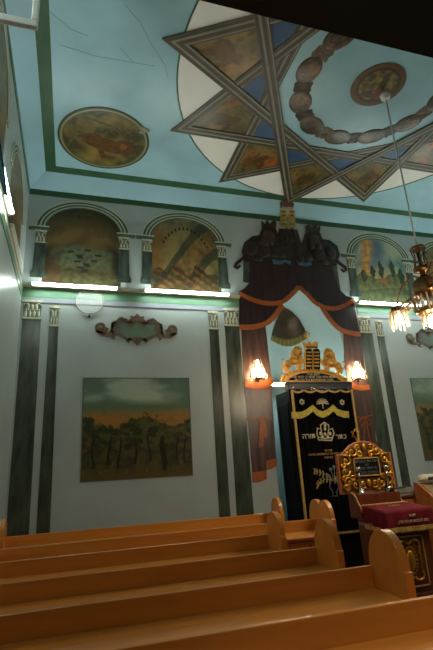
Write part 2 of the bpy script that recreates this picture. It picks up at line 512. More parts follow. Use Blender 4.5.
# clear glass disc on the green band
c = atY(89.6, 301.0, YB - .022)
gd = thing('glass_disc', 'round clear glass disc hung over the green band below left tube lamp', 'disc', None, c)
m = MB().lathe([(.001, -.012), (.19, -.012), (.213, -.006), (.218, 0), (.213, .004), (.001, .004)], (0, 0, 0), 40)
m.xf(Matrix.Rotation(PI / 2, 4, 'X')); m.build('disc', 'glass', gd)
m = MB().tube([(.22 * math.cos(2 * PI * k / 48), 0, .22 * math.sin(2 * PI * k / 48)) for k in range(49)], .008, 6); m.build('rim', 'wire', gd)
MB().ball((0, 0, -.265), .022).box(-.006, .006, -.006, .02, -.265, -.22).build('knob', 'dark', gd)

# ------------------------------------------------------------------ murals
TH = (0, .0055, 0)
def arch_rows(cx, hw, zb, zs_, rise, y, nc=110, nr=80):
    rows = []
    for r in range(nr):
        row = []
        for c in range(nc):
            x = -hw + 2 * hw * c / (nc - 1)
            zt = zs_ + rise * math.sqrt(max(0, 1 - (x / hw) ** 2))
            row.append(Vector((cx + x, y, zb + (zt - zb) * r / (nr - 1))))
        rows.append(row)
    return rows

def pnt(r, g, b, k=1.0): return rgb(r, g, b, K * 0.62 * k)

def tree(u, v, cx, base, h, w):
    """how much of a tree stands at u, v"""
    t = (v - base) / h
    if t < 0 or t > 1: return 0
    if t < .35: return 1.0 if abs(u - cx) < w * .10 else 0
    e = w * math.sin(PI * min(1, (t - .25) / .78)) ** .7 * (0.5 + .25 * fbm(u * 18, v * 18, cx * 9))
    return 1.0 if abs(u - cx) < e else 0

def landscape(seed):
    trunks = [(.10, .12), (.24, .14), (.33, .10), (.47, .13), (.60, .16), (.735, .06), (.87, .15), (.94, .12)]
    def f(u, v, p):
        n = fbm(u * 3, v * 5, seed); n2 = fbm(u * 13, v * 17, seed + 5); n3 = fbm(u * 34, v * 40, seed + 2)
        cl = math.exp(-((u - .52) ** 2 * 12 + (v - .88) ** 2 * 40))
        c_ = mix(pnt(66, 86, 74), pnt(120, 134, 120), sstep(.0, 1.0, .15 + n * .7 + cl * .9))
        c_ = mix(c_, pnt(66, 82, 60), sstep(.80, .70, v))
        c_ = mix(c_, mix(pnt(118, 82, 34), pnt(88, 76, 36), abs(n2)), sstep(.70, .60, v + n * .03))
        top = .56 + .05 * math.sin(u * 11 + seed) + .06 * n2 + .03 * n3
        if v < top:                                        # the belt of trees
            c_ = mix(pnt(58, 60, 28), pnt(28, 34, 20), sstep(-.25, .35, n2 + n3 * .5))
            c_ = mix(c_, pnt(96, 68, 28), sstep(.25, .7, n3 - n2 * .4) * .6)
        gr = sstep(.34, .22, v + n2 * .05)
        c_ = mix(c_, mix(pnt(58, 56, 28), pnt(40, 42, 24), sstep(-.3, .3, n2)), gr)
        c_ = mix(c_, pnt(72, 58, 30), sstep(.14, .02, v) * .7)
        for tx, tv in trunks:
            w = .010 if tx != .735 else .022
            if abs(u - tx - .012 * math.sin(v * 14 + tx * 9)) < w * (1.3 - v) and tv < v < .40: c_ = pnt(26, 22, 14)
        for k in range(9):
            ux, vx = .08 + .1 * k + .02 * math.sin(k * 5), .09 + .04 * math.sin(k * 3 + seed)
            if abs(u - ux) < .012 * (1 - (v - vx) / .06) and vx < v < vx + .05: c_ = mix(c_, pnt(92, 66, 36), .6)
        return c_
    return f

def pond(u, v, p):
    n = fbm(u * 4, v * 4, 3); n2 = fbm(u * 15, v * 18, 9)
    c_ = mix(pnt(66, 56, 32), pnt(92, 74, 40), n + .6 - abs(v - .62) * 2)
    c_ = mix(c_, pnt(40, 44, 28), sstep(.72, 1, v + n * .15))
    tl_ = max(sstep(.3, .05, u + n * .12) * sstep(.62, .5, v), sstep(.74, .92, u + n * .1) * sstep(.66, .5, v))
    c_ = mix(c_, pnt(36, 34, 22), tl_)
    w = sstep(.5, .44, v + n * .04) * sstep(.12, .3, v) * (1 - tl_)
    c_ = mix(c_, mix(pnt(78, 84, 62), pnt(58, 62, 42), n2 + .5), w)
    if v < .18 + .05 * n: c_ = mix(pnt(58, 56, 34), pnt(40, 36, 20), n2 + .4)
    if u < .22: c_ = mix(c_, pnt(64, 38, 24), .5 * sstep(.45, .2, v))
    for k in range(12):
        ux, vx = .42 + .25 * math.sin(k * 2.3) * (k / 12), .16 + .025 * k
        if ((u - ux - .1) / .045) ** 2 + ((v - vx) / .016) ** 2 < 1: c_ = pnt(26, 26, 18)
    if .86 < v < .91 and .42 < u < .6 and math.sin(u * 190) > -.2 and math.sin(u * 61) > -.7: c_ = pnt(28, 26, 18)
    return c_

def swirl(u, v, p):
    n = fbm(u * 5, v * 5, 13); n2 = fbm(u * 16, v * 16, 4)
    c_ = mix(pnt(58, 62, 40), pnt(104, 92, 52), n + .5 + .5 * math.exp(-((u - .45) ** 2 + (v - .6) ** 2) * 9))
    c_ = mix(c_, pnt(104, 66, 30), sstep(.35, 0, u + n * .1) * .7)
    d = (u - .45) * .80 - (v - .25) * .60
    al = (u - .45) * .6 + (v - .25) * .8
    if abs(d) < .13 - .04 * al and al > -.05:
        c_ = mix(c_, mix(pnt(112, 66, 30), pnt(50, 40, 26), sstep(-.5, .6, math.sin(al * 50 + n2 * 3) * .35 + n2)), .5)
    if .13 - .04 * al <= abs(d) < .22: c_ = mix(c_, pnt(34, 40, 32), .8)
    gy = .28 + .05 * math.sin(u * 21) + .08 * n
    if v < gy: c_ = mix(c_, mix(pnt(32, 30, 20), pnt(88, 54, 28), sstep(.2, 1.1, math.sin(u * 36 + v * 60) * .5 + n2 + .3)), .85)
    r = math.hypot(u - .5, (v - .36) * .85)
    if .40 < r < .44 and v > .66 and math.sin(math.atan2(v - .36, u - .5) * 52) > -.1: c_ = pnt(22, 24, 16)
    return c_

def plume(u, v, p):
    n = fbm(u * 4, v * 4, 23); n2 = fbm(u * 14, v * 14, 2)
    c_ = mix(pnt(70, 92, 92), pnt(130, 138, 112), n + .4 + u * .4)
    c_ = mix(c_, pnt(62, 78, 90), math.exp(-((u - .48) ** 2 * 30 + (v - .8) ** 2 * 12)))
    c_ = mix(c_, pnt(134, 116, 74), sstep(.62, .4, v) * .8)
    pl = math.exp(-(((u - .26 - .04 * math.sin(v * 9)) / (.05 + .13 * max(0, v - .35))) ** 2))
    if v > .42: c_ = mix(c_, mix(pnt(166, 118, 48), pnt(120, 78, 36), n2 + .4), pl)
    g_ = .40 + .05 * math.sin(u * 9 + 1) + .06 * n
    if v < g_: c_ = mix(pnt(88, 86, 52), pnt(62, 66, 42), n2 + .5)
    if v < .16 + .1 * u: c_ = mix(pnt(62, 68, 44), pnt(42, 48, 30), n2 + .5)
    for k in ((.5, .22, .42, .10), (.88, .12, .5, .12), (.73, .26, .42, .10), (.16, .22, .3, .12), (.34, .3, .26, .09)):
        if tree(u, v, *k): c_ = mix(pnt(30, 42, 30), pnt(50, 62, 40), sstep(-.1, .6, n2))
    if ((u - .53) / .07) ** 2 + ((v - .33) / .05) ** 2 < 1: c_ = pnt(112, 72, 46)
    return c_

def harvest(u, v, p):
    n = fbm(u * 4, v * 4, 43); n2 = fbm(u * 14, v * 14, 8)
    c_ = mix(pnt(70, 70, 44), pnt(104, 84, 46), n + v)
    c_ = mix(c_, pnt(74, 52, 32), sstep(.5, .2, v + n * .2))
    return mix(c_, pnt(36, 38, 24), sstep(.1, .6, n2))

def capital_parts(parent, cx, y, z0, z1, w, big=True):
    """a leafy painted capital in low relief: bell, abacus and leaves"""
    h = z1 - z0
    cp = MB()
    cp.prism([(cx - w * .46, y, z0), (cx + w * .46, y, z0), (cx + w * .52, y, z1 - h * .12), (cx - w * .52, y, z1 - h * .12)], (0, .03, 0))
    o = cp.build('capital', 'capdark', parent)
    lf = MB()
    lf.box(cx - w * .56, cx + w * .56, y - .012, y + .03, z1 - h * .12, z1)
    lf.box(cx - w * .5, cx + w * .5, y - .008, y + .03, z0 - h * .02, z0 + h * .07)
    n = 4 if big else 3
    for k in range(n):                      # lower leaves
        x = cx + w * .94 * ((k + .5) / n - .5)
        lf.ball((x, y - .002, z0 + h * .26), (w * .085, .012, h * .19), 10, 8)
        lf.tube([(x, y - .014, z0 + h * .38), (x, y - .018, z0 + h * .47), (x + w * .06, y - .016, z0 + h * .48)], w * .03, 5)
    for k in range(n - 1):                  # upper leaves
        x = cx + w * .94 * ((k + 1) / n - .5)
        lf.ball((x, y - .002, z0 + h * .60), (w * .075, .012, h * .18), 10, 8)
    for sg in (-1, 1):                      # corner volutes
        pts = [(cx + sg * w * (.38 - .02 * i + .12 * (1 - i / 14) * math.cos(i * .6)), y - .012, z0 + h * (.70 + .12 * (1 - i / 14) * math.sin(i * .6))) for i in range(13)]
        lf.tube(pts, w * .034, 5)
    lf.build('leaf_scrolls', 'capital', o)
    return o

def column(parent, cx, w0, w1, z0, z1, zc1, y, m, base=True, big=True, name='column'):
    """flat painted column: shaft tapering from w0 at z0 to w1 at z1, capital up to zc1"""
    s = MB(); L = []; Rr = []
    for i in range(13):
        t = i / 12; w = w0 + (w1 - w0) * t ** 1.3
        L.append((cx - w / 2, y, z0 + (z1 - z0) * t)); Rr.append((cx + w / 2, y, z0 + (z1 - z0) * t))
    s.band(L, Rr, (0, .022, 0))
    s.box(cx - w1 * .53, cx + w1 * .53, y - .006, y + .022, z1 - .03, z1)
    o = s.build('shaft', m, parent)
    capital_parts(parent, cx, y, z1, zc1, w1, big)
    if base:
        b = MB().box(cx - w0 * .66, cx + w0 * .66, y - .004, y + .022, z0 - .10, z0 - .02)
        b.box(cx - w0 * .58, cx + w0 * .58, y - .008, y + .022, z0 - .03, z0 + .015)
        b.build('base', m, parent)
    return o

def arch_mural(cx, hw, paint, label, zs_=5.63, rise=.47, zb=4.66, name='arched_mural'):
    t = thing(name, label, 'mural', 'arched murals above the tube lamps', (cx, YB, zb))
    y = YB - .004
    grid_paint('painting', [[p - Vector((cx, YB, zb)) for p in r] for r in arch_rows(cx, hw, zb, zs_, rise, y)], paint, 'paint', t, TH)
    def arc(o_): return [Vector((-(hw + o_) * math.cos(PI * k / 40), -.008, zs_ - zb + (rise + o_ * .85) * math.sin(PI * k / 40))) for k in range(41)]
    MB().band(arc(-.02), arc(.135), TH).build('arch_band', 'archgreen', t)
    lines = MB()
    for o_, w in ((.145, .03), (.078, .024), (.018, .02)):
        lines.band([p + Vector((0, -.005, 0)) for p in arc(o_ - w / 2)], [p + Vector((0, -.005, 0)) for p in arc(o_ + w / 2)], (0, .012, 0))
    lines.build('arch_line', 'archwhite', t)
    for s in (-1, 1):
        x = s * (hw + .055)
        h = bpy.data.objects.new('column', None); C.objects.link(h); h.parent = t
        column(h, x, .185, .165, .18, .70, .935, -.016, 'colmarble2', big=False)
    for s in (-1, 1):
        sl = MB(); sd = MB()
        a_, b_ = sorted((s * (hw - .07), s * (hw + .25)))
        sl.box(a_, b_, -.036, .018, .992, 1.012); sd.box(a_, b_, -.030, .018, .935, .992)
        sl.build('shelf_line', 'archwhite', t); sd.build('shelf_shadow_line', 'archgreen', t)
    return t
arch_mural(.085, .63, pond, 'arched mural of dark rocks in a pond, nearest the left corner')
arch_mural(1.87, .64, swirl, 'arched mural with a slanting orange column of cloud, next to canopy')
arch_mural(6.03, .64, plume, 'arched mural with an orange plume in blue sky, right of canopy')
arch_mural(7.80, .64, harvest, 'arched mural partly hidden behind the chandelier at right edge')

def wall_mural_left(cy, hw, zb, zs_, rise, label):
    t = thing('arched_mural', label, 'mural', 'arched murals above the tube lamps', (XL, cy, zb))
    rows = arch_rows(0, hw, 0, zs_ - zb, rise, 0, 60, 50)
    rows = [[Vector((.006, -p.x, p.z)) for p in r] for r in rows]
    grid_paint('painting', rows, harvest, 'paint', t, (-.0055, 0, 0))
    def arc(o_): return [Vector((.012, (hw + o_) * math.cos(PI * k / 40), zs_ - zb + (rise + o_ * .85) * math.sin(PI * k / 40))) for k in range(41)]
    MB().band(arc(-.02), arc(.135), (-.011, 0, 0)).build('arch_band', 'archgreen', t)
    l_ = MB()
    for o_, w in ((.145, .03), (.078, .024), (.018, .02)):
        l_.band([p + Vector((.005, 0, 0)) for p in arc(o_ - w / 2)], [p + Vector((.005, 0, 0)) for p in arc(o_ + w / 2)], (-.012, 0, 0))
    l_.build('arch_line', 'archwhite', t)
    return t
wall_mural_left(6.05, .64, 4.66, 5.35, .5, 'brown arched mural on the left wall nearest the corner')
wall_mural_left(4.1, .64, 4.66, 5.5, .6, 'brown arched mural on the left wall below the window sash')

def picture(cx, seed, label):
    x0, x1, z0, z1 = cx - .835, cx + .835, 1.555, 3.078
    t = thing('landscape_mural', label, 'mural', 'rectangular landscape murals', (cx, YB, z0))
    rows = [[Vector((x0 - cx + (x1 - x0) * c / 169, -.006, (z1 - z0) * r / 149)) for c in range(170)] for r in range(150)]
    grid_paint('painting', rows, landscape(seed), 'paint', t, TH)
    b = MB(); w = .012
    for bx in ((x0 - cx - w, x1 - cx + w, -w, 0), (x0 - cx - w, x1 - cx + w, z1 - z0, z1 - z0 + w), (x0 - cx - w, x0 - cx, 0, z1 - z0), (x1 - cx, x1 - cx + w, 0, z1 - z0)):
        b.box(bx[0], bx[1], -.012, -.0004, bx[2], bx[3])
    b.build('border', 'darkline', t)
picture(.995, 1.7, 'square landscape mural of trees under orange horizon on left of wall')
picture(7.09, 6.1, 'landscape mural cut off by the right edge beside the lectern')

def cartouche(cx, label):
    t = thing('painted_cartouche', label, 'ornament', 'scrolled cartouches on the back wall', (cx, YB, 3.9))
    f = [(-.42, -.05), (-.40, .10), (-.28, .16), (-.12, .12), (0, .17), (.12, .12), (.28, .16), (.40, .10), (.42, -.05), (.28, -.10), (.14, -.17), (0, -.15), (-.14, -.17), (-.28, -.10)]
    MB().prism([(x, -.006, z) for x, z in f], TH).build('field', 'cartgreen', t)
    s = MB(); off = (0, .0135, 0)
    s.strip([(x, -.014, z) for x, z in f + f[:1]], .05, off)
    def spiral(x, z, r, a0, d, turns=1.5):
        return [(x + r * (1 - .8 * i / 20) * math.cos(a0 + d * turns * 2 * PI * i / 20), -.014, z + r * (1 - .8 * i / 20) * math.sin(a0 + d * turns * 2 * PI * i / 20)) for i in range(21)]
    for sg in (-1, 1):
        s.strip(spiral(sg * .585, .02, .10, PI / 2 - sg * PI / 2 + PI, sg), .05, off)
        s.strip([(sg * .40, -.014, -.03), (sg * .46, -.014, -.10), (sg * .56, -.014, -.095), (sg * .66, -.014, -.04)], [.05, .07, .06, .04], off)
        s.strip(spiral(sg * .36, .06, .07, 0 if sg < 0 else PI, sg), .035, off)
        s.strip(spiral(sg * .10, .13, .07, 0 if sg > 0 else PI, -sg), .035, off)
        s.strip([(sg * .16, -.014, .16), (sg * .27, -.014, .19), (sg * .33, -.014, .17)], [.03, .06, .01], off)
        s.strip([(sg * .36, -.014, -.09), (sg * .40, -.014, -.14), (sg * .37, -.014, -.18)], [.05, .05, .01], off)
        s.strip([(sg * .10, -.014, -.15), (sg * .16, -.014, -.20), (sg * .13, -.014, -.23)], [.05, .05, .01], off)
    s.prism([(-.09, -.016, .14), (-.12, -.016, .24), (-.05, -.016, .23), (0, -.016, .285), (.05, -.016, .23), (.12, -.016, .24), (.09, -.016, .14)], off)
    s.prism([(-.12, -.016, -.14), (0, -.016, -.27), (.12, -.016, -.14)], off)
    s.build('scrollwork', 'cartbrown', t)
cartouche(.99, 'brown scrolled cartouche with green field above the square landscape')
cartouche(7.02, 'brown scrolled cartouche below chandelier at the right edge')

# tall painted columns of the back wall
def tall(cx, w0, w1, ztop, zcap, label, big):
    t = thing('painted_column', label, 'column', 'tall painted marble columns', (cx, YB, 0))
    column(t, 0, w0, w1, .12, ztop, zcap, -.006, 'colmarble', big=big)
for a_ in ((-.655, .30, .27, 4.03, 4.34, 'broad dark green painted column in the left corner', True),
           (-.325, .185, .14, 3.92, 4.26, 'slim dark painted column just left of the square landscape', False),
           (2.325, .185, .17, 3.96, 4.29, 'slim green painted column right of the square landscape', False),
           (2.665, .285, .27, 4.03, 4.36, 'broad green painted column touching left drape', True),
           (5.425, .285, .27, 3.99, 4.33, 'broad green painted column touching right drape', True),
           (5.75, .185, .16, 3.93, 4.26, 'slim green painted column left of cut-off landscape', False)):
    tall(*a_)

# ------------------------------------------------------------------ painted canopy
cn = thing('painted_canopy', 'painted maroon curtain canopy with two lions and orange fringe around niche', 'mural', None, (0, 0, 0))
def P(pts, lay): return [atS(*p) + Vector((0, -lay, 0)) for p in pts]
def poly(pts, lay, name, m, parent=cn):
    return MB().prism(P(pts, lay), (0, lay + .012 if lay < .05 else .03, 0)).build(name, m, parent)
def ribbon(pts, w, lay, name, m, parent=cn, n=6):
    q = [Vector((p[0], p[1])) for p in pts]; out = []
    for i in range(len(q) - 1):           # Catmull-Rom in the plane of the wall
        p0, p1, p2, p3 = q[max(i - 1, 0)], q[i], q[i + 1], q[min(i + 2, len(q) - 1)]
        for k in range(n):
            t = k / n
            out.append(.5 * ((2 * p1) + (p2 - p0) * t + (2 * p0 - 5 * p1 + 4 * p2 - p3) * t * t + (3 * p1 - p0 - 3 * p2 + p3) * t ** 3))
    out.append(q[-1])
    return MB().strip(P(out, lay), w, (0, .012, 0)).build(name, m, parent)
fl1 = [(238.5, 294), (250, 299.5), (261, 303), (272.5, 304), (282.7, 302), (291, 295), (298, 287.5)]
fr1 = [(298, 287.5), (306, 294.5), (315, 303.5), (326.5, 308.5), (337.5, 308.5), (347.7, 304), (353, 300.5)]
fl2 = [(239, 327.5), (252, 327.3), (265, 324), (274, 316.5), (282, 305)]
fr2 = [(321, 307), (330, 320.5), (339.4, 329.5), (350.5, 333.4), (360, 334.5)]
poly([(241, 328), (244, 388), (246, 402), (252.3, 474), (266.5, 471), (266, 461), (276.3, 459), (272, 400), (271.5, 378), (268, 349), (265, 322)], .006, 'drape_tail', 'maroon2')
poly([(343, 330), (344.5, 364), (348, 381), (351, 400), (361, 455), (381, 453), (376, 440), (371.5, 394), (365, 372), (360.4, 333)], .006, 'drape_tail', 'maroon2')
poly([(239, 296)] + [(x, y + 1.5) for x, y in fl1[1:5]] + fl2[::-1], .016, 'drape_swag', 'maroon')
poly([(353, 302)] + [(x, y + 1.5) for x, y in fr1[::-1][1:4]] + fr2, .016, 'drape_swag', 'maroon')
poly([(249, 258), (250, 270), (248.5, 284), (244, 289), (238.5, 292)] + fl1[1:6] + [(298, 287)] + fr1[1:6] + [(353, 299), (345, 296), (339, 290), (334, 276), (331, 262), (300, 258), (275, 256)], .026, 'drape_valance', 'maroon')
ribbon(fl1, .085, .036, 'fringe', 'orange'); ribbon(fr1, .085, .036, 'fringe', 'orange')
ribbon(fl2, .095, .026, 'fringe', 'orange'); ribbon(fr2, .095, .026, 'fringe', 'orange')
ribbon([(244.5, 383.5), (257, 386), (266, 384), (272, 380)], .13, .014, 'fringe', 'orange')
ribbon([(347.5, 382), (355, 387), (362, 388), (369.3, 387)], .10, .014, 'fringe', 'orange')
poly([(252, 472.5), (252.7, 482), (259, 482), (266.6, 479), (266.4, 470.5)], .012, 'fringe', 'orange')
poly([(266, 461), (266.8, 470), (272, 468.5), (276.9, 466), (276.2, 458)], .012, 'fringe', 'orange')
tie = MB()
tie.strip(P([(246.5, 419), (254, 420.5), (262, 419.5), (271.5, 418)], .014), .03, (0, .012, 0))
tie.prism(P([(258.5, 417.5), (264.5, 417.5), (266.5, 428), (267, 437.5), (263.5, 438), (263.2, 446), (258.6, 447.5), (258.8, 432), (260, 424)], .016), (0, .012, 0))
tie.build('drape_tie', 'orange', cn)
tie = MB()
tie.strip(P([(352, 417), (362, 417.5), (372.5, 415)], .014), .02, (0, .012, 0))
for q in ([(363, 417), (359, 421), (361, 427), (364, 422), (363.5, 417)], [(364, 417), (369, 420), (370.5, 427), (367, 423), (364, 418)], [(363.5, 418), (364, 432), (363, 445)], [(364.5, 418), (368, 432), (370, 444)]):
    tie.strip(P(q, .016), .02, (0, .012, 0))
tie.build('drape_tie', 'orange', cn)
# painted posts beside the canopy
for q in ([(243.5, 252), (243, 282), (249.5, 283), (250, 252)], [(330.5, 262), (334, 289), (341, 293), (336.5, 264)]):
    poly(q, .004, 'painted_post', 'colmarble2')
# lions in low relief
def blob(mb, px, py, rx, rz, d=.035, lay=.03, rot=0):
    c_ = atS(px, py); mb.ball(c_ + Vector((0, -lay, 0)), (rx, d, rz), 16, 10, Matrix.Rotation(rot, 3, 'Y'))
def lion(flip, name='lion'):
    fx = lambda x, y: (x, y) if not flip else (580.5 - x, y + 4 + (272 - x) * -.02)
    o = MB()
    body = [(244.5, 262), (241.5, 252), (244, 243), (252, 237), (259, 236), (261, 230), (264, 227), (272, 227), (276, 231), (279, 240), (284, 246), (287, 258), (281, 262), (268, 263), (258, 264)]
    o.prism(P([fx(*p) for p in body], .034), (0, .03, 0))
    for px, py, rx, rz, r in ((251, 249, .13, .16, .3), (263, 250, .15, .18, 0), (274, 254, .13, .10, 0), (281, 256, .10, .08, .4), (257, 259, .12, .07, 0)):
        blob(o, *fx(px, py), rx, rz, .03, .034, -r if flip else r)
    tl_ = [fx(*p) for p in [(244, 257), (240, 261), (236, 264), (234.5, 267), (237, 268.5), (240, 266)]]
    o.strip(P(tl_, .03), [.05, .05, .05, .05, .05, .03], (0, .03, 0))
    r = o.build(name, 'lionbrown', cn)
    h = MB()
    for px, py, rx, rz in ((267.5, 238, .125, .15), (264, 243, .09, .10), (270, 244, .06, .06)): blob(h, *fx(px, py), rx, rz, .03, .055)
    h.build('mane', 'lionlight', r)
    c_ = MB()
    cr = [fx(*p) for p in [(261.5, 228.5), (261, 222), (264, 225), (266, 220.5), (269, 225), (272.5, 221), (275.5, 223), (275, 229.5)]]
    c_.prism(P(cr, .045), (0, .03, 0)); c_.build('crown', 'lionlight', r)
lion(False); lion(True)
fo = MB()
for k in range(7):
    for sg in (-1, 1):
        x0, y0 = 288.5 + sg * (3 + 1.1 * k), 231 + 4.6 * k
        pts = [(x0 + sg * (3.2 * (1 - i / 14)) * math.cos(i * .55 + k), y0 + 3.0 * (1 - i / 14) * math.sin(i * .55 + k)) for i in range(12)]
        fo.strip(P(pts, .038), .035, (0, .012, 0))
fo.build('foliage_scrolls', 'lionlight', cn)
poly([(279, 229), (297, 230), (301, 244), (304, 262), (296, 266), (280, 264), (272, 260), (275, 244)], .022, 'foliage_ground', 'lionbrown')
bv = MB()
bv.prism(P([(271, 260), (273, 265), (279, 265.5), (284, 263), (289, 265.5), (290, 262), (284, 261), (278, 262)], .046), (0, .012, 0))
bv.prism(P([(296, 262), (298, 266), (305, 267.5), (311, 265.5), (309, 263), (303, 264)], .046), (0, .012, 0))
bv.build('blue_valance', 'bluevalance', cn)
tb = MB()
for x0, x1 in ((279.8, 287.2), (287.6, 295)):
    f = [(x0, 227), (x0 + .1, 213), ((x0 + x1) / 2, 208.2), (x1 - .1, 213.6), (x1, 228)]
    for i in range(4): pass
    lo = [p for p in f if p[1] >= 213]
    top = atY(0, 0)
    # lower half lies on the wall, the upper half on the cove
    tb.prism(P([(x0, 227), (x0, 216.2), (x1, 216.7), (x1, 228)], .02), (0, .03, 0))
    tb.prism([atS(*p) + Vector((0, -.012, -.014)) for p in ((x0, 215.8), (x0 + .3, 210.4), ((x0 + x1) / 2, 208.2), (x1 - .3, 210.6), (x1, 216.2))], (0, .02, .024))
tbo = tb.build('tablet', 'tabletyellow', cn)
ln = MB()
for k in range(5):
    for xa, xb in ((281.2, 286), (289, 293.6)):
        y = 211.2 + 3.4 * k
        off = Vector((0, -.03, 0)) if y > 216 else Vector((0, -.018, -.02))
        n_ = 7
        for j in range(n_):
            if (j * 7 + k * 3) % 5 == 0: continue
            x = xa + (xb - xa) * j / n_
            a_ = atS(x, y + .02 * (x - 281)) + off; b_ = atS(x + (xb - xa) / n_ * .7, y + .02 * (x - 281)) + off
            ln.strip([a_, b_], .03, (0, .008, .004))
ln.build('carved_line', 'lionlight', tbo)
cr = MB()
cr.prism([atS(*p) + Vector((0, -.012, -.014)) for p in ((280.8, 207.6), (279.8, 203), (281.5, 200.8), (287, 200), (292, 200.9), (293.8, 203.5), (293, 207.8))], (0, .02, .024))
cr.build('crown', 'crownred', cn)
cr = MB().prism([atS(*p) + Vector((0, -.016, -.02)) for p in ((282, 209), (281.3, 206.3), (292.6, 206.5), (292, 209.3))], (0, .02, .024))
cr.build('crown_band', 'starline', cn)

# dark painted valance on the curve of the niche
def atN(px, py, lift=.012):
    v = ray(px, py); t0, t1 = YB / v.y, (YB + ND) / v.y
    def g(t):
        p = CAM + v * t; w = max(.02, niche_w(p.z)); d = ND * (w / NW) ** .7
        return ((p.x - NX) / w) ** 2 + ((p.y - YB) / d) ** 2 - 1
    for _ in range(50):
        tm = (t0 + t1) / 2
        if g(tm) > 0: t1 = tm
        else: t0 = tm
    return CAM + v * t0 - Vector((0, lift, 0))
nv = thing('niche_painting', 'dark painted valance with gold hem inside the blue niche', 'mural')
LE = [(283.5, 307), (279, 314), (275.5, 322), (272.5, 331), (270.5, 340)]
RE = [(284.5, 307.2), (292, 312), (299, 319), (304, 328), (307.5, 338)]
BOT = lambda u: Vector((270.5 + 37 * u, 340 - 2 * u + 7.5 * math.sin(PI * u)))
rows = []
for r in range(28):
    t = r / 27; k = min(3.999, t * 4); i = int(k); f_ = k - i
    a_ = Vector(LE[i]).lerp(Vector(LE[i + 1]), f_); b_ = Vector(RE[i]).lerp(Vector(RE[i + 1]), f_)
    rows.append([atN(a_.x + (b_.x - a_.x) * c_ / 23, a_.y + (b_.y - a_.y) * c_ / 23 + t * t * 7.5 * math.sin(PI * c_ / 23)) for c_ in range(24)])
def nvp(u, v, p):
    n = fbm(u * 5, v * 5, 31)
    if v > .88: return mix(rgb(92, 88, 40, K*.6), rgb(60, 60, 26, K*.6), math.sin(u * 90) * .5 + .5)
    return mix(rgb(30, 26, 16, K*.6), rgb(50, 40, 22, K*.42), n + .5)
grid_paint('painted_valance', rows, nvp, 'paint', nv, (0, .008, 0))

# ------------------------------------------------------------------ ceiling painting
SX, SY, SR = 3.93, 4.19, 3.05
st = thing('ceiling_star', 'big twelve-pointed painted star on an off-white disc on the ceiling', 'ceiling painting', None, (SX, SY, ZC))
def pol(r, a, z=0): return Vector((r * math.cos(a), r * math.sin(a), z))
dk = 0
d = MB(); d.prism([pol(2.80, 2 * PI * k / 96, -.004) for k in range(96)], (0, 0, .01)); d.build('disc', 'offwhite', st)
MB().tube([pol(2.80, 2 * PI * k / 96, -.004) for k in range(97)], .012, 6).build('disc_edge', 'green', st)
d = MB(); d.prism([pol(1.42, 2 * PI * k / 48, -.007) for k in range(48)], (0, 0, .01)); d.build('inner_disc', 'ceil', st)
A30 = PI / 6
def beast(u, v, seed):
    x, y = u - .5, v - .5
    w = .16 + .05 * fbm(u * 6, v * 6, seed)
    return (x / .24) ** 2 + (y / w) ** 2 < 1 or ((x - .22) / .09) ** 2 + ((y - .10) / .10) ** 2 < 1 or (abs(abs(x) - .14) < .03 and -.3 < y < 0)
def zodiac(seed, tone):
    def f(u, v, p):
        n = fbm(u * 3, v * 3, seed); n2 = fbm(u * 12, v * 12, seed)
        c_ = mix(rgb(58, 58, 32, K*.7), rgb(94, 80, 40, K*.7), n + .5)
        c_ = mix(c_, rgb(112, 62, 24, K*.7), sstep(-.1, .5, fbm(u * 2.5, v * 2.5, seed + 9)) * tone)
        c_ = mix(c_, rgb(40, 44, 26, K*.7), sstep(.0, .5, n2) * .8)
        if beast(u, v, seed): c_ = mix(c_, mix(rgb(66, 44, 20, K*.6), rgb(38, 28, 16, K*.6), n2 * 1.5 + .5), .75)
        if .68 < u < .74 and .3 < v < .62 and math.sin(v * 60) > -.3: c_ = rgb(24, 22, 16, K)
        return c_
    return f
def quad_rows(a_, b_, c_, d_, n=28):
    return [[(a_.lerp(b_, i / (n - 1))).lerp(d_.lerp(c_, i / (n - 1)), j / (n - 1)) for i in range(n)] for j in range(n)]
for k in range(12):
    t = k * A30
    z = -.010
    q = [pol(SR, t, z), pol(.707 * SR, t - A30 / 2, z), pol(.577 * SR, t, z), pol(.707 * SR, t + A30 / 2, z)]
    grid_paint('zodiac_panel', quad_rows(*q), zodiac(k * 3.1, .3 + .7 * ((k * 5) % 3) / 2), 'paintceil', st, (0, 0, .012))
    q = [pol(.707 * SR, t + A30 / 2, z), pol(.577 * SR, t, z), pol(.518 * SR, t + A30 / 2, z), pol(.577 * SR, t + A30, z)]
    MB().prism(q, (0, 0, .012)).build('blue_panel', 'blue', st)
    q = [pol(.577 * SR, t, z), pol(.518 * SR, t - A30 / 2, z), pol(.5 * SR, t, z), pol(.518 * SR, t + A30 / 2, z)]
    q = [pol(.585 * SR, t, z), pol(.51 * SR, t - A30 / 2, z), pol(.46 * SR, t, z), pol(.51 * SR, t + A30 / 2, z)]
    MB().prism(q, (0, 0, .011)).build('pink_panel', 'pink', st)
W_ = .175
def tri_frame(j, o0, o1, z, th):
    """a triangular frame between distances o0 > o1 from the centre, corners mitred"""
    mb = MB()
    for k in range(3):
        a0 = j * A30 + k * 2 * PI / 3; a1 = a0 + 2 * PI / 3
        mb.add([pol(2 * o0, a0, z), pol(2 * o0, a1, z), pol(2 * o1, a1, z), pol(2 * o1, a0, z), pol(2 * o0, a0, z + th), pol(2 * o0, a1, z + th), pol(2 * o1, a1, z + th), pol(2 * o1, a0, z + th)],
               [(0, 1, 2, 3), (4, 7, 6, 5), (0, 4, 5, 1), (3, 2, 6, 7), (0, 3, 7, 4), (1, 5, 6, 2)])
    return mb
R2 = SR / 2
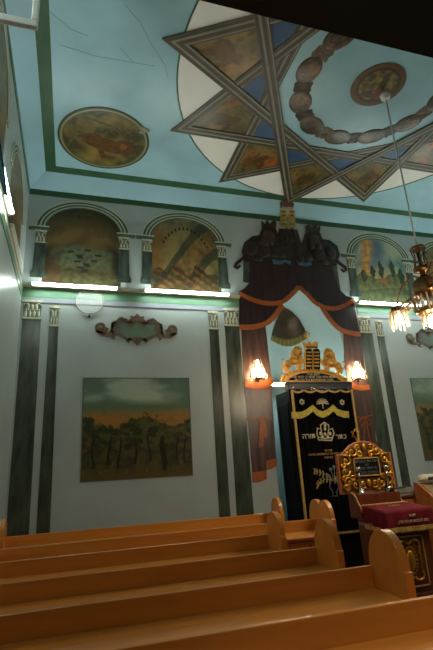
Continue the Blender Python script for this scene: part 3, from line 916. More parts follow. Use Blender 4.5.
for j in range(4):
    z = -.014 - .006 * j
    fr = tri_frame(j, R2, R2 - W_, z, .02 + .006 * j).build('star_band', 'starband', st)
    tri_frame(j, R2 - .012, R2 - .045, z - .0015, .004).build('dark_line', 'stardark', fr)
    tri_frame(j, R2 - .055, R2 - .078, z - .002, .004).build('pale_line', 'starline', fr)
    tri_frame(j, R2 - .09, R2 - .125, z - .0015, .004).build('dark_line', 'stardark', fr)
    tri_frame(j, R2 - .145, R2 - .160, z - .002, .004).build('pale_line', 'starline', fr)
    tri_frame(j, R2 - W_ + .014, R2 - W_, z - .002, .004).build('dark_line', 'stardark', fr)
# wreath of medallions
wr = thing('ceiling_wreath', 'painted ring of brown medallions and scrolls inside the ceiling star', 'ceiling painting', None, (SX, SY, ZC))
def oval_paint(seed, warm):
    def f(u, v, p):
        n = fbm(u * 3, v * 3, seed); n2 = fbm(u * 9, v * 9, seed)
        c_ = mix(rgb(30, 28, 20, K*.5), rgb(62, 52, 32, K*.55), n + .5)
        c_ = mix(c_, rgb(112, 70, 34, K*.6), sstep(.05, .5, n2) * warm)
        return mix(c_, rgb(30, 24, 16, K), sstep(.82, .95, v))
    return f
for k in range(12):
    t = k * A30
    c_ = pol(1.075, t)
    rows = []
    for r in range(10):
        rr = max(.004, r / 9); row = []
        for a_ in range(25):
            an = 2 * PI * a_ / 24
            p = c_ + pol(1, t) * (.165 * rr * math.cos(an)) + pol(1, t + PI / 2) * (.225 * rr * math.sin(an))
            row.append(Vector((p.x, p.y, -.012 - .008 * math.sqrt(max(0, 1 - rr * rr)))))
        rows.append(row)
    grid_paint('medallion', rows, oval_paint(k * 2.3, .25 + .75 * ((k * 7) % 4) / 3), 'paintceil', wr, (0, 0, .02))
    s = MB(); c_ = pol(1.065, t + A30 / 2)
    for sx in (-1, 1):
        for sy in (-1, 1):
            o_ = c_ + pol(1, t + A30 / 2) * (.075 * sx) + pol(1, t + A30 / 2 + PI / 2) * (.05 * sy)
            s.strip([(o_.x + .05 * (1 - i / 16) * math.cos(i * .6 + sx), o_.y + .05 * (1 - i / 16) * math.sin(i * .6 + sx) * sy, -.014) for i in range(14)], .028, (0, 0, .018))
    s.prism([(c_ + pol(.125, t + A30 / 2 + 2 * PI * i / 10)) + Vector((0, 0, -.008)) for i in range(10)], (0, 0, .012))
    s.build('scroll', 'lionlight' if k % 3 else 'cartbrown', wr)

def disc_rows(c_, r, z, nr=36, na=73):
    return [[Vector((c_[0] + max(.003, r * j / (nr - 1)) * math.cos(2 * PI * a_ / (na - 1)), c_[1] + max(.003, r * j / (nr - 1)) * math.sin(2 * PI * a_ / (na - 1)), z)) for a_ in range(na)] for j in range(nr)]
rm = thing('ceiling_rosette', 'small brown flower rosette where the chandelier rod meets ceiling', 'ceiling painting', None, (SX, SY, ZC))
def ros(u, v, p):
    n2 = fbm(p.x * 9, p.y * 9, 4)
    c_ = mix(rgb(44, 38, 22, K), rgb(90, 78, 40, K), sstep(-.1, .6, n2 + .2))
    if p.y > .02: c_ = mix(c_, rgb(78, 26, 32, K), sstep(.1, .4, fbm(p.x * 7, p.y * 7, 17)) * .9)
    c_ = mix(c_, rgb(34, 26, 16, K), sstep(.66, .74, v))
    return mix(c_, rgb(84, 60, 36, K * .55), sstep(.78, .83, v))
grid_paint('painting', disc_rows((0, 0), .375, -.016, 28), ros, 'paintceil', rm, (0, 0, .02))
cm = thing('ceiling_medallion', 'round tan ceiling medallion with a brown lion left of the star', 'ceiling painting', None, (.335, 6.155, ZC))
def cmed(u, v, p):
    x, y = p.x, -p.y      # seen from the floor, the far side is down
    n = fbm(x * 3, y * 3, 6); n2 = fbm(x * 11, y * 11, 2)
    c_ = mix(rgb(50, 46, 26, K*.6), rgb(112, 94, 48, K*.6), n + .6 - 1.2 * ((x - .05) ** 2 + y * y))
    c_ = mix(c_, rgb(62, 66, 40, K), sstep(.05, .55, n2) * .5)
    b_ = ((x - .02) / .36) ** 2 + ((y + .10 + .25 * (x - .05)) / .16) ** 2 < 1 or ((x - .32) / .19) ** 2 + ((y + .10) / .17) ** 2 < 1
    t_ = abs(y - .10 + .5 * (x + .15) ** 2 * 3) < .03 and -.40 < x < -.06
    l_ = abs(x + .02 + .3 * (y + .3)) < .05 and -.42 < y < -.1
    if b_ or t_ or l_: c_ = mix(c_, mix(rgb(78, 46, 22, K*.6), rgb(52, 30, 16, K*.6), n2 + .5), .85)
    if ((x - .30) / .06) ** 2 + ((y + .08) / .07) ** 2 < 1: c_ = rgb(96, 62, 32, K*.65)
    if .18 < y < .34 and .12 < x < .44 and math.sin((x + y) * 70) > .1 and math.sin((x - y) * 40) > -.3: c_ = rgb(36, 34, 20, K)
    if abs(y - .36 + .3 * x) < .018 and -.3 < x < .1: c_ = rgb(40, 44, 24, K)
    c_ = mix(c_, rgb(50, 50, 34, K), sstep(.86, .9, v))
    c_ = mix(c_, rgb(98, 96, 70, K), sstep(.91, .925, v) * sstep(.955, .94, v))
    return mix(c_, rgb(34, 36, 26, K), sstep(.955, .97, v))
grid_paint('painting', disc_rows((0, 0), .69, -.012, 60, 121), cmed, 'paintceil', cm, (0, 0, .016))
s = MB()
for k in range(4):
    s.ball((.56 + .04 * math.cos(k * 2), -.36 + .05 * math.sin(k * 2), -.012), (.05, .04, .012), 8, 6)
s.build('flower_spray', 'starline', cm)

# hairline cracks in the ceiling
ck = MB()
for pts in ([(125, 5), (140, 22), (148, 37), (152, 45), (165, 65), (168, 78)], [(60, 45), (95, 56), (130, 62), (155, 66)], [(50, 12), (72, 30), (88, 36)], [(120, 48), (133, 62)]):
    ps = []
    for px, py in pts:
        v = ray(px, py); p = CAM + v * ((ZC - .002 - CAM.z) / v.z); ps.append(p)
    ck.strip(ps, .004, (0, 0, .004))
struct('trim_8', ck, 'crack', 'hairline cracks in the ceiling paint')

# ------------------------------------------------------------------ pews
def pew(Y, x0, x1, label, extra=False, sd=.44):
    ZT = .985; t = thing('pew', label, 'pew', 'varnished wooden pews with book desks', ((x0 + x1) / 2, Y, 0))
    h = (x1 - x0) / 2
    MB().box(-h, h, 0, .03, .12, ZT).build('backrest', 'wood', t, bevel=.005)
    # sloping book desk on the rear of the backrest
    d = MB(); ds = .30; zb = ZT - .115
    pr = [(0, zb), (0, zb - .03), (-ds - .012, zb - .045), (-ds - .022, zb - .032), (-ds - .012, zb - .012)]
    d.prism([(-h, y, z) for y, z in pr], (2 * h, 0, 0)); d.build('desk', 'wood', t, bevel=.004)
    MB().box(-h, h, -.26, -.24, zb - .20, zb - .045).build('apron', 'wood', t)
    dr = MB(); n = max(2, round(2 * h / .62))
    for k in range(n):
        xa = -h + 2 * h * k / n + .05; xb = -h + 2 * h * (k + 1) / n - .05
        for bx in ((xa, xb, zb - .075, zb - .07), (xa, xb, zb - .18, zb - .175), (xa, xa + .006, zb - .18, zb - .07), (xb - .006, xb, zb - .18, zb - .07)):
            dr.box(bx[0], bx[1], -.263, -.258, bx[2], bx[3])
        dr.ball(((xa + xb) / 2, -.262, zb - .12), (.012, .006, .012), 8, 6)
    dr.build('drawer_line', 'redwood', t)
    MB().box(-h, h, .03, sd, .42, .455).build('seat', 'wood', t, bevel=.006)
    MB().box(-h, h, sd - .05, sd - .02, .12, .42).build('seat_front', 'wood', t)
    def end(x, dy=0.0):
        o = []; cy = -.135 + dy; rr = .15
        o += [(-.30 + dy, 0), (-.30 + dy, ZT + .005), (-.293 + dy, ZT + .008), (cy - rr, ZT + .012)]
        for k in range(1, 20):
            a_ = PI - PI * k / 20
            o.append((cy + rr * math.cos(a_), ZT + .0 + .205 * math.sin(a_) ** .9))
        o += [(cy + rr, ZT - .03), (.10 + dy, .62), (sd, .58), (sd, 0)] if not dy else [(cy + rr, ZT - .03), (.44, .58), (.44, 0)]
        m = MB().prism([(x - .026, y, z) for y, z in o], (.052, 0, 0))
        return m.build('end_panel', 'wood_end', t, bevel=.006)
    end(-h); end(h)
    if extra: end(h + .02, .24)
    return t
pew(6.42, -.71, 2.73, 'farthest long pew, directly in front of the painted wall')
pew(5.22, -.78, 2.80, 'second long pew from the ark, with two domed ends close together', True)
pew(4.36, -.80, 1.80, 'third pew from the ark, first of the shorter ones')
pew(3.43, -.80, 1.80, 'fourth pew from the ark, in the middle of the shorter rows')
pew(2.63, -.80, 1.73, 'fifth pew from the ark, its large domed end beside the lectern')
pew(1.92, -.80, 2.75, 'nearest pew, crossing the bottom of the photo', sd=.31)

# ------------------------------------------------------------------ the ark
AX, AY, AW = 4.035, 7.0, .575      # centre, front, half width
ark = thing('torah_ark', 'tall black ark cabinet with gilded lion crest in the blue niche', 'cabinet', None, (AX, AY, 0))
MB().box(-AW, AW, .02, .58, .0, 2.81).build('body', 'black', ark, bevel=.01)
pn = MB()
for z0, z1 in ((.15, .95), (1.05, 2.6)):
    pn.box(-AW - .012, -AW + .01, .10, .12, z0, z1).box(-AW - .012, -AW + .01, .48, .50, z0, z1).box(-AW - .012, -AW + .01, .10, .50, z0, z0 + .02).box(-AW - .012, -AW + .01, .10, .50, z1 - .02, z1)
pn.build('side_moulding', 'black', ark)
MB().box(-AW - .03, AW + .03, -.02, .62, -.0, .14).build('plinth', 'black', ark, bevel=.01)
cb = MB().box(-AW - .03, AW + .03, -.05, .10, 2.805, 2.92); cb.box(-AW - .04, AW + .04, -.06, .11, 2.90, 2.935)
cb.build('cornice', 'charcoal', ark, bevel=.008)
def la(px, py, dy=0.0):
    p = atY(px, py, AY - .02); return Vector((p.x - AX, -.02 + dy, p.z))
arcp = [(282.5, 378), (284, 374.5), (293.5, 370.6), (303, 368.8), (312, 368.3), (321, 369), (330.5, 371), (340, 374.5), (346.5, 378)]
cs = MB().prism([la(*p) for p in [(282, 381.6)] + arcp + [(347, 382.4)]], (0, .07, 0)).build('crest', 'goldpaint', ark)
bp_ = MB()
for i in range(24):
    k = i / 23 * (len(arcp) - 1); j = min(len(arcp) - 2, int(k)); f_ = k - j
    p = la(arcp[j][0] + (arcp[j + 1][0] - arcp[j][0]) * f_, arcp[j][1] + (arcp[j + 1][1] - arcp[j][1]) * f_ + 1.6, -.005)
    bp_.ball(p, (.024, .014, .024), 8, 6)
bp_.build('bead', 'gold', cs)
pl_ = [(288, 380.4), (291, 377), (300, 373.6), (312, 372.4), (324, 373.8), (335, 377), (341, 381)]
MB().prism([la(*p, -.008) for p in pl_], (0, .02, 0)).build('plaque', 'black', cs)
text_mesh('הרות ןתמל', .055, 'lettering', 'thread', cs, la(313, 375.5, -.012), (1, 0, 0), (0, 0, 1))
text_mesh('דימת ידגנל ׳ה יתיוש הנש יפלא תשש', .060, 'lettering', 'thread', cs, la(313, 378.2, -.012), (1, 0, 0), (0, 0, 1))
text_mesh('ותיב ינב לכו תוחפשמהמ הבדנ', .060, 'lettering', 'thread', cs, la(314, 381.0, -.012), (1, 0, 0), (0, 0, 1))
def glion(flip):
    fx = (lambda x, y: (x, y)) if not flip else (lambda x, y: (627 - x + .2, y + 2.2))
    B = MB()
    out = [(284.5, 372), (284, 366), (287, 361), (291, 358), (292, 351), (295, 347), (300, 345.3), (302.5, 349), (302, 355), (304, 359), (306, 356), (307.5, 357), (305.5, 362), (302, 364), (301.5, 370), (304, 372), (298.5, 372.5), (297, 365), (292, 365), (289.5, 369), (292, 372.5), (288, 373.5), (287, 369)]
    B.prism([la(*fx(*p), .005) for p in out], (0, .045, 0))
    for px, py, rx, rz in ((297.5, 351.5, .085, .10), (299.5, 351, .055, .06), (294, 361, .10, .07), (288.5, 363.5, .06, .07), (299.5, 360, .06, .07), (301, 353, .03, .025)):
        B.ball(la(*fx(px, py), .01), (rx, .05, rz), 12, 8)
    B.tube([la(*fx(*p), .02) for p in [(285.5, 368), (282.6, 366), (282, 361), (284.2, 358.5)]], [.014, .013, .012, .02], 6)
    o = B.build('lion', 'goldpaint', ark, bevel=.006)
    f = MB()
    for dx, dy in ((-1.2, -1), (1.2, -1)): f.ball(la(*fx(298.8 + dx, 350.5 + dy), -.045), (.012, .012, .012), 6, 5)
    f.ball(la(*fx(299.2, 352.6), -.048), (.014, .012, .010), 6, 5)
    f.strip([la(*fx(298, 354.4), -.046), la(*fx(300.6, 354.4), -.046)], .01, (0, .01, 0))
    f.build('face', 'lionbrown', o)
glion(False); glion(True)
for x0, x1 in ((305.2, 312.3), (312.8, 320)):
    tb = MB().prism([la(*p, -.01) for p in ((x0, 369.5), (x0, 352), (x0 + 1, 349.4), ((x0 + x1) / 2, 348.3), (x1 - 1, 349.6), (x1, 352.4), (x1, 370))], (0, .05, 0)).build('tablet', 'black', ark)
    l_ = MB()
    for k in range(5):
        y = 352.5 + 3.4 * k
        for j in range(4):
            x = x0 + 1.3 + j * 1.25
            l_.strip([la(x, y, -.016), la(x + .85, y, -.016)], .026, (0, .012, 0))
    l_.strip([la(x0 - .1, 369.5, -.014), la(x0 - .1, 351, -.014)], .014, (0, .02, 0))
    l_.build('tablet_lettering', 'gold', tb)
cw = MB().prism([la(*p, -.02) for p in ((305.5, 348.8), (303, 341.5), (306.5, 344.5), (309, 341), (311.5, 344.5), (314.5, 341.5), (318, 343), (316.8, 349))], (0, .06, 0)).build('crown', 'goldpaint', ark)
MB().strip([la(305.6, 347.3, -.026), la(316.8, 347.6, -.026)], .03, (0, .02, 0)).build('crown_band', 'crownred', cw)
sd = MB()
for sgn in (1, -1):
    c_ = la(307.2, 334.6)
    pts = [c_ + Vector((.066 * math.sin(2 * PI * k / 3), 0, sgn * .066 * math.cos(2 * PI * k / 3))) for k in range(4)]
    sd.tube(pts, .008, 6)
sd.tube([c_ + Vector((0, 0, -.06)), la(308.5, 342.5)], .008, 6)
sd.build('star', 'gold', ark)
# white tube behind the cornice lighting the niche
nl = thing('niche_lamp', 'white tube lamp glowing behind the ark cornice in niche', 'lamp', None, (NX, YB + .26, 3.03))
MB().tube([(-.71, .0, .0), (.71, .0, .0)], .02, 10).build('tube', 'tube', nl)
MB().box(-.68, .68, .024, .06, -.03, .03).build('housing', 'cream', nl)

# ark curtain
cu = thing('ark_curtain', 'black velvet ark curtain with gold trim and embroidered crown', 'curtain', None, (AX, AY, 0))
CY = -.05
rows = []
cl = MB(); n = 60; vs = []
for j in (0, 1):
    for i in range(n + 1):
        x = -AW + 2 * AW * i / n
        vs.append((x, CY + .014 * math.sin(i * 1.15) + .006 * math.sin(i * .37), .55 if j == 0 else 2.775))
cl.add(vs, [(i, i + 1, n + 2 + i, n + 1 + i) for i in range(n)], True)
vb = [(x, y + .012, z) for x, y, z in vs]
cl.add(vb, [(i + 1, i, n + 1 + i, n + 2 + i) for i in range(n)], True)
cl.build('cloth', 'velvet', cu)
b = MB(); F = CY - .024
b.box(-AW - .005, -AW + .028, F - .004, F + .03, .55, 2.775).box(AW - .028, AW + .005, F - .004, F + .03, .55, 2.775).box(-AW, AW, F - .004, F + .03, .55, .58)
pts = []
for k in range(5):
    for i in range(8):
        t = i / 8; pts.append((-AW + 2 * AW * (k + t) / 5, F - .002, 2.787 - .035 * math.sin(PI * t)))
pts.append((AW, F - .002, 2.787))
b.strip(pts, .03, (0, .02, 0))
b.build('gold_trim', 'goldtrim', cu)
MB().tube([(-AW, CY - .012, 2.815), (AW, CY - .012, 2.815)], .008, 8).build('rail', 'silver', cu)
for k in range(7):
    x = -AW + 2 * AW * (k + .25) / 6.5
    MB().tube([(x + .03 * math.cos(2 * PI * i / 12), CY - .02, 2.805 + .034 * math.sin(2 * PI * i / 12)) for i in range(13)], .007, 6).build('ring', 'silver', cu)
# scalloped fringe
fr = MB(); U = []; D = []
def lc(px, py):
    p = atY(px, py, AY + F); return Vector((p.x - AX, F, p.z))
up = [(291.5, 411.6), (296, 412), (301, 412), (306.5, 409.5), (312.6, 404.8), (317.5, 409.6), (322.6, 411.4), (328, 409), (333, 404.5), (337.5, 409), (343, 411), (350.5, 411.5)]
for i in range(len(up) - 1):
    for k in range(4):
        x = up[i][0] + (up[i + 1][0] - up[i][0]) * k / 4; y = up[i][1] + (up[i + 1][1] - up[i][1]) * k / 4
        U.append(lc(x, y) + Vector((0, -.006, 0))); D.append(lc(x + .3, y + 6.4 + .35 * (k % 2)) + Vector((0, -.008, 0)))
fr.band(U, D, (0, .016, 0)); fr.build('scalloped_fringe', 'yellow', cu)
def rosette(x, z, r, m, name='rosette'):
    s = MB()
    for k in range(6):
        a_ = k * PI / 3; s.ball((x + r * .6 * math.cos(a_), F - .002, z + r * .6 * math.sin(a_)), (r * .3, .006, r * .3), 8, 6)
    for sg in (1, -1):
        s.tube([(x + r * math.sin(2 * PI * k / 3), F - .004, z + sg * r * math.cos(2 * PI * k / 3)) for k in range(4)], r * .12, 5)
    return s.build(name, m, cu)
for q in ((301.8, 401.9), (342.0, 402.3)):
    p = lc(*q); rosette(p.x, p.z, .05, 'thread')
bq = lc(322.6, 404)
s = MB()
for k in range(9):
    a_ = PI * (.02 + .96 * k / 8)
    p0 = bq.copy(); p1 = p0 + Vector((.105 * math.cos(a_), 0, .085 * math.sin(a_)))
    s.tube([p0, p0.lerp(p1, .6) + Vector((0, 0, .01)), p1], .005, 5)
    for q in (.65, 1.0): s.ball(p0.lerp(p1, q), (.013, .006, .011), 7, 5)
s.tube([bq, bq + Vector((0, 0, -.08))], .009, 5)
s.build('bouquet', 'thread', cu)
def lc(px, py):
    p = atY(px, py, AY + F); return Vector((p.x - AX, F, p.z))
s = MB()      # embroidered crown
crp = [(318.5, 440), (316.8, 433), (317.5, 428), (321, 429.5), (320.5, 425), (324.5, 422.5), (328.5, 425), (328.5, 430), (332.3, 428.5), (334, 433), (331.5, 440.5)]
s.tube([lc(*p) for p in crp + crp[:1]], .012, 6)
s.tube([lc(319, 437.5), lc(325, 438.5), lc(331.8, 437.6)], .009, 6)
for p in ((320.5, 433.5), (325, 429), (330, 433.5), (325, 434.2), (322.4, 437), (327.8, 437), (325, 425.6)): s.ball(lc(*p), (.026, .008, .03), 8, 6)
for p, q in (((321, 429.5), (322.5, 436)), ((328.5, 430), (327.6, 436))): s.tube([lc(*p), lc(*q)], .009, 5)
s.build('crown', 'thread', cu)
text_mesh('הרות', .115, 'lettering', 'thread', cu, lc(309.0, 438.4) + Vector((0, -.008, 0)), (1, 0, 0), (0, 0, 1), .006)
text_mesh('רתכ', .115, 'lettering', 'thread', cu, lc(341.2, 438.8) + Vector((0, -.008, 0)), (1, 0, 0), (0, 0, 1), .006)
for body, px, py, sz in (('תמורת', 328.3, 451.4, .05), ('הבהאב תוחפשמה לכו תובא תיב', 326.5, 454.8, .05), ('הנש סב', 328.5, 458.3, .05)):
    text_mesh(body, sz, 'lettering', 'goldtrim', cu, lc(px, py) + Vector((0, -.008, 0)), (1, 0, 0), (0, 0, 1), .005)
s = MB(); s2 = MB()      # vase of flowers
vz = [(331, 480), (329.5, 487), (333, 492), (332.5, 496), (337, 496), (336.5, 492), (339, 487), (336, 480)]
s2.tube([lc(*p) for p in vz + vz[:1]], .008, 5)
for p in ((330.6, 469.5), (334, 467), (328.5, 476)):
    s2.tube([lc(333.5, 481), lc((333.5 + p[0]) / 2 + .6, (481 + p[1]) / 2), lc(*p)], .006, 5); s2.ball(lc(*p), (.03, .008, .03), 8, 6)
for st_ in ([(333, 480), (326, 475), (319, 472), (314, 471)], [(333, 481), (326, 479), (320, 482), (317.5, 487)], [(334, 480), (339, 474), (343, 469)], [(334, 481), (340, 479), (345, 477)]):
    q = [lc(*p) for p in st_]; s.tube(q, .006, 5)
    for i in range(len(st_) - 1):
        for f_ in (.3, .75):
            for sg in (-1, 1):
                x = st_[i][0] + (st_[i + 1][0] - st_[i][0]) * f_; y = st_[i][1] + (st_[i + 1][1] - st_[i][1]) * f_
                s.ball(lc(x - .8, y + sg * 1.7), (.015, .006, .03), 7, 5, Matrix.Rotation(sg * .5, 3, 'Y'))
s.build('flower_sprays', 'threaddim', cu); s2.build('vase', 'threadgrey', cu)

# sconces
def sconce(px, py, label):
    p = atY(px, py, YB - .13); t = thing('wall_sconce', label, 'lamp', 'crystal sconces on the drapes', p)
    m = MB().lathe([(.001, 0), (.07, 0), (.06, .025), (.001, .03)], (0, 0, 0), 16); m.xf(Matrix.Translation((0, .135, -.05)) @ Matrix.Rotation(PI / 2, 4, 'X')); m.build('backplate', 'brass', t)
    MB().tube([(0, .12, -.06), (0, .04, -.13), (0, 0, -.10)], .012, 8).build('arm', 'brass', t)
    MB().lathe([(.02, -.11), (.05, -.105), (.06, -.09), (.03, -.08)], (0, 0, 0), 16).build('drip_pan', 'brass', t)
    MB().lathe([(.018, -.08), (.03, -.05), (.045, .0), (.03, .06), (.02, .10), (.005, .13)], (0, 0, 0), 14).build('bulb', 'wick', t)
    dq = MB()
    for k in range(6):
        a_ = 2 * PI * k / 6 + .3; h_ = .02 * (k % 2)
        dq.ball((.075 * math.cos(a_), .06 * math.sin(a_), -.05 + h_), (.022, .022, .038 + h_), 8, 6)
    dq.build('lit_drop', 'wick', t)
    s = MB()
    for k in range(8):
        a_ = 2 * PI * k / 8
        s.tube([(.05 * math.cos(a_), .05 * math.sin(a_), .13), (.075 * math.cos(a_), .075 * math.sin(a_), .03), (.115 * math.cos(a_), .115 * math.sin(a_), -.06)], [.005, .010, .014], 5)
        s.ball((.125 * math.cos(a_ + .26), .125 * math.sin(a_ + .26), -.085), (.014, .014, .028), 6, 5)
    s.build('crystal', 'crystal_lit', t)
    t.scale = (1.3, 1.0, 1.45)
    return t
sconce(258.3, 370.5, 'glowing crystal sconce on the left drape beside the ark')
sconce(357.8, 371.5, 'glowing crystal sconce on the right drape beside the ark')

# ------------------------------------------------------------------ chandelier
CX, CYY = 4.11, 4.29
ch = thing('chandelier', 'lit brass and crystal chandelier hanging by a rod at right', 'chandelier', None, (CX, CYY, ZC))
def Z(z): return z - ZC
MB().tube([(0, 0, 0), (0, 0, Z(4.12))], .011, 8).build('rod', 'whiteframe', ch)
MB().lathe([(.02, -.12), (.065, -.10), (.075, -.05), (.05, 0)], (0, 0, 0), 18).build('ceiling_cup', 'whiteframe', ch)
cr = MB().lathe([(.02, Z(4.14)), (.115, Z(4.125)), (.125, Z(4.11)), (.115, Z(4.09)), (.02, Z(4.10))], (0, 0, 0), 8)
for k in range(6):
    a_ = k * PI / 3
    cr.tube([(.112 * math.cos(a_), .112 * math.sin(a_), Z(4.10)), (.085 * math.cos(a_), .085 * math.sin(a_), Z(4.0)), (.085 * math.cos(a_), .085 * math.sin(a_), Z(3.94)), (.11 * math.cos(a_), .11 * math.sin(a_), Z(3.84))], .009, 6)
cr.lathe([(.02, Z(4.06)), (.02, Z(3.60))], (0, 0, 0), 10)
cr.lathe([(.03, Z(3.86)), (.125, Z(3.85)), (.125, Z(3.80)), (.06, Z(3.79)), (.04, Z(3.69))], (0, 0, 0), 8)
cr.v = [Vector((v.x * .8, v.y * .8, v.z)) for v in cr.v]
cr.build('crown', 'brass', ch)
hb = MB().lathe([(.04, Z(3.72)), (.10, Z(3.70)), (.14, Z(3.66)), (.16, Z(3.56)), (.16, Z(3.48)), (.05, Z(3.45))], (0, 0, 0), 8)
hb.build('hub', 'brass', ch)
def prisms(n, r, z0, ln, cx, cy, rad=.011, r2=None):
    s = MB()
    for k in range(n):
        a_ = 2 * PI * k / n; l_ = ln * (.82 + .18 * ((k * 5) % 3) / 2)
        x, y = cx + r * math.cos(a_), cy + r * math.sin(a_)
        s.tube([(x, y, z0), (x, y, z0 - l_ * .88), (x, y, z0 - l_)], [rad, rad, rad * .2], 5)
    return s
prisms(16, .17, Z(3.46), .22, 0, 0, .013).build('crystal_fringe', 'crystal_lit', ch)
prisms(11, .11, Z(3.27), .20, 0, 0, .013).build('crystal_fringe', 'crystal_lit', ch)
MB().lathe([(.10, Z(3.31)), (.16, Z(3.30)), (.16, Z(3.26)), (.10, Z(3.25))], (0, 0, 0), 16).build('lower_ring', 'brass', ch)
MB().lathe([(.02, Z(3.44)), (.02, Z(3.10))], (0, 0, 0), 8).build('stem', 'brass', ch)
MB().ball((0, 0, Z(3.14)), (.055, .055, .09), 12, 8).build('bulb', 'bulb', ch)
for ang, nm in ((83, 'far'), (-97, 'near'), (-7, 'right')):
    d_ = Vector((math.cos(math.radians(ang)), math.sin(math.radians(ang)), 0)); sd_ = Vector((-d_.y, d_.x, 0))
    z1 = Z(3.53)
    L_ = .66
    am = MB()
    for s_ in (-1, 1):
        am.tube([d_ * .15 + sd_ * .05 * s_ + Vector((0, 0, z1)), d_ * L_ + sd_ * .05 * s_ + Vector((0, 0, z1))], .014, 6)
    am.tube([d_ * .05 + Vector((0, 0, Z(3.72))), d_ * .2 + Vector((0, 0, Z(3.82))), d_ * .45 + Vector((0, 0, Z(3.80))), d_ * .62 + Vector((0, 0, Z(3.67))), d_ * L_ + Vector((0, 0, z1))], .012, 6)
    am.lathe([(.02, z1 + .03), (.07, z1 + .03), (.085, z1), (.10, z1 - .035), (.12, z1 - .04), (.04, z1 - .045)], d_ * L_, 14)
    arm = am.build('arm', 'brass', ch)
    for s_ in (-1, 1):
        s = MB()
        for k in range(11):
            p = d_ * (.2 + .04 * k) + sd_ * .05 * s_
            s.tube([p + Vector((0, 0, z1 - .01)), p + Vector((0, 0, z1 - .075)), p + Vector((0, 0, z1 - .10))], [.008, .009, .002], 5)
        s.build('crystal_row', 'crystal_lit', arm)
    c_ = d_ * L_
    prisms(13, .115, z1 - .04, .26, c_.x, c_.y, .014).build('crystal_fringe', 'crystal_lit', arm)
    MB().ball(c_ + Vector((0, 0, z1 - .13)), (.045, .045, .075), 12, 8).build('bulb', 'bulb', arm)

# ------------------------------------------------------------------ lectern
LX, LY = 3.90, 5.10
le = thing('lectern', 'dark wooden prayer lectern with carved gilt headboard', 'lectern', None, (LX, LY, 0))
hw = .30
MB().box(-hw, hw, 0, .66, 0, .10).build('plinth', 'redwood', le, bevel=.006)
bd = MB().prism([(-hw + .02, .02, .08), (-hw + .02, .02, .985), (-hw + .02, .50, 1.03), (-hw + .02, .64, 1.18), (-hw + .02, .64, .08)], (2 * hw - .04, 0, 0))
bd.build('body', 'redwood', le)
MB().box(-hw - .04, hw, .46, .66, 1.0, 1.185).build('riser', 'redwood', le, bevel=.006)
for s_, nm in ((-1, 0), (1, 1)):
    x = -hw - .05 if s_ < 0 else hw + .005
    o = [(.40, .97), (.43, 1.04), (.47, 1.08), (.50, 1.14), (.54, 1.18), (.60, 1.195), (.66, 1.195), (.66, .90), (.40, .90)]
    k_ = MB().prism([(x - .015, y, z) for y, z in o], (.03, 0, 0)).build('side_bracket', 'redwood', le)
    MB().tube([(x, y, z + .004) for y, z in o[:7]], .012, 6).build('gilt_edge', 'goldtrim', k_)
MB().box(-hw - .065, -hw - .045, .2, .5, .83, .86).build('towel_rail', 'silver', le)
fp = MB()
for bx in ((-.25, .25, .70, .715), (-.25, .25, .17, .185), (-.25, -.235, .17, .715), (.235, .25, .17, .715)):
    fp.box(bx[0], bx[1], .002, .03, bx[2], bx[3])
for m_ in (fp,): m_.v = [Vector((v.x * .84 - .045, v.y, v.z)) for v in m_.v]
fp.build('gilt_frame', 'goldtrim', le)
MB().box(-.242, .152, .010, .03, .185, .70).build('front_panel', 'redwood', le)
orn = MB()
orn.ball((-.0, .008, .45), (.075, .03, .11), 14, 10)
for k in range(20):
    a_ = 2 * PI * k / 20; orn.ball((.098 * math.cos(a_), .006, .45 + .14 * math.sin(a_)), (.012, .010, .013), 6, 5)
for sx in (-1, 1):
    for sz in (-1, 1):
        pts = [(sx * .05, .006, .45 + sz * .20), (sx * .10, .006, .45 + sz * .215), (sx * .165, .006, .45 + sz * .20), (sx * .185, .006, .45 + sz * .15), (sx * .155, .006, .45 + sz * .125)]
        orn.tube(pts, [.010, .013, .015, .013, .018], 6)
        orn.tube([(sx * .185, .006, .45 + sz * .15), (sx * .16, .006, .45 + sz * .08), (sx * .18, .006, .45 + sz * .02), (sx * .165, .006, .45)], [.012, .016, .012, .018], 6)
        orn.tube([(0, .006, .45 + sz * .17), (sx * .03, .006, .45 + sz * .20), (sx * .05, .006, .45 + sz * .18)], .011, 6)
orn.v = [Vector((v.x * .80 - .045, v.y, v.z)) for v in orn.v]
orn.build('gilt_ornament', 'gold', le)
# headboard
HB = Vector((-.07, .60, 0))
hbp = [(-.43, 1.19), (-.43, 1.69), (-.33, 1.70), (-.285, 1.745), (-.20, 1.81), (-.10, 1.85), (0, 1.86), (.10, 1.85), (.20, 1.81), (.285, 1.745), (.33, 1.70), (.43, 1.69), (.43, 1.19)]
hd = MB().prism([HB + Vector((x, 0, z)) for x, z in hbp], (0, .045, 0)).build('headboard', 'brownwood', le, bevel=.006)
inr = [(x * .92, 1.19 + .03 + (z - 1.19) * .925) for x, z in hbp]
MB().prism([HB + Vector((x, -.006, z)) for x, z in inr], (0, .012, 0)).build('gilt_ground', 'gildground', hd)
sc = MB()
def scroll(x, z, r, a0, dr, w=.016):
    sc.tube([HB + Vector((x + r * (1 - i / 20) * math.cos(a0 + dr * i * .5), -.016 - .008 * math.sin(i * .3), z + r * (1 - i / 20) * math.sin(a0 + dr * i * .5))) for i in range(18)], [w * (1 - i / 30) for i in range(18)], 6)
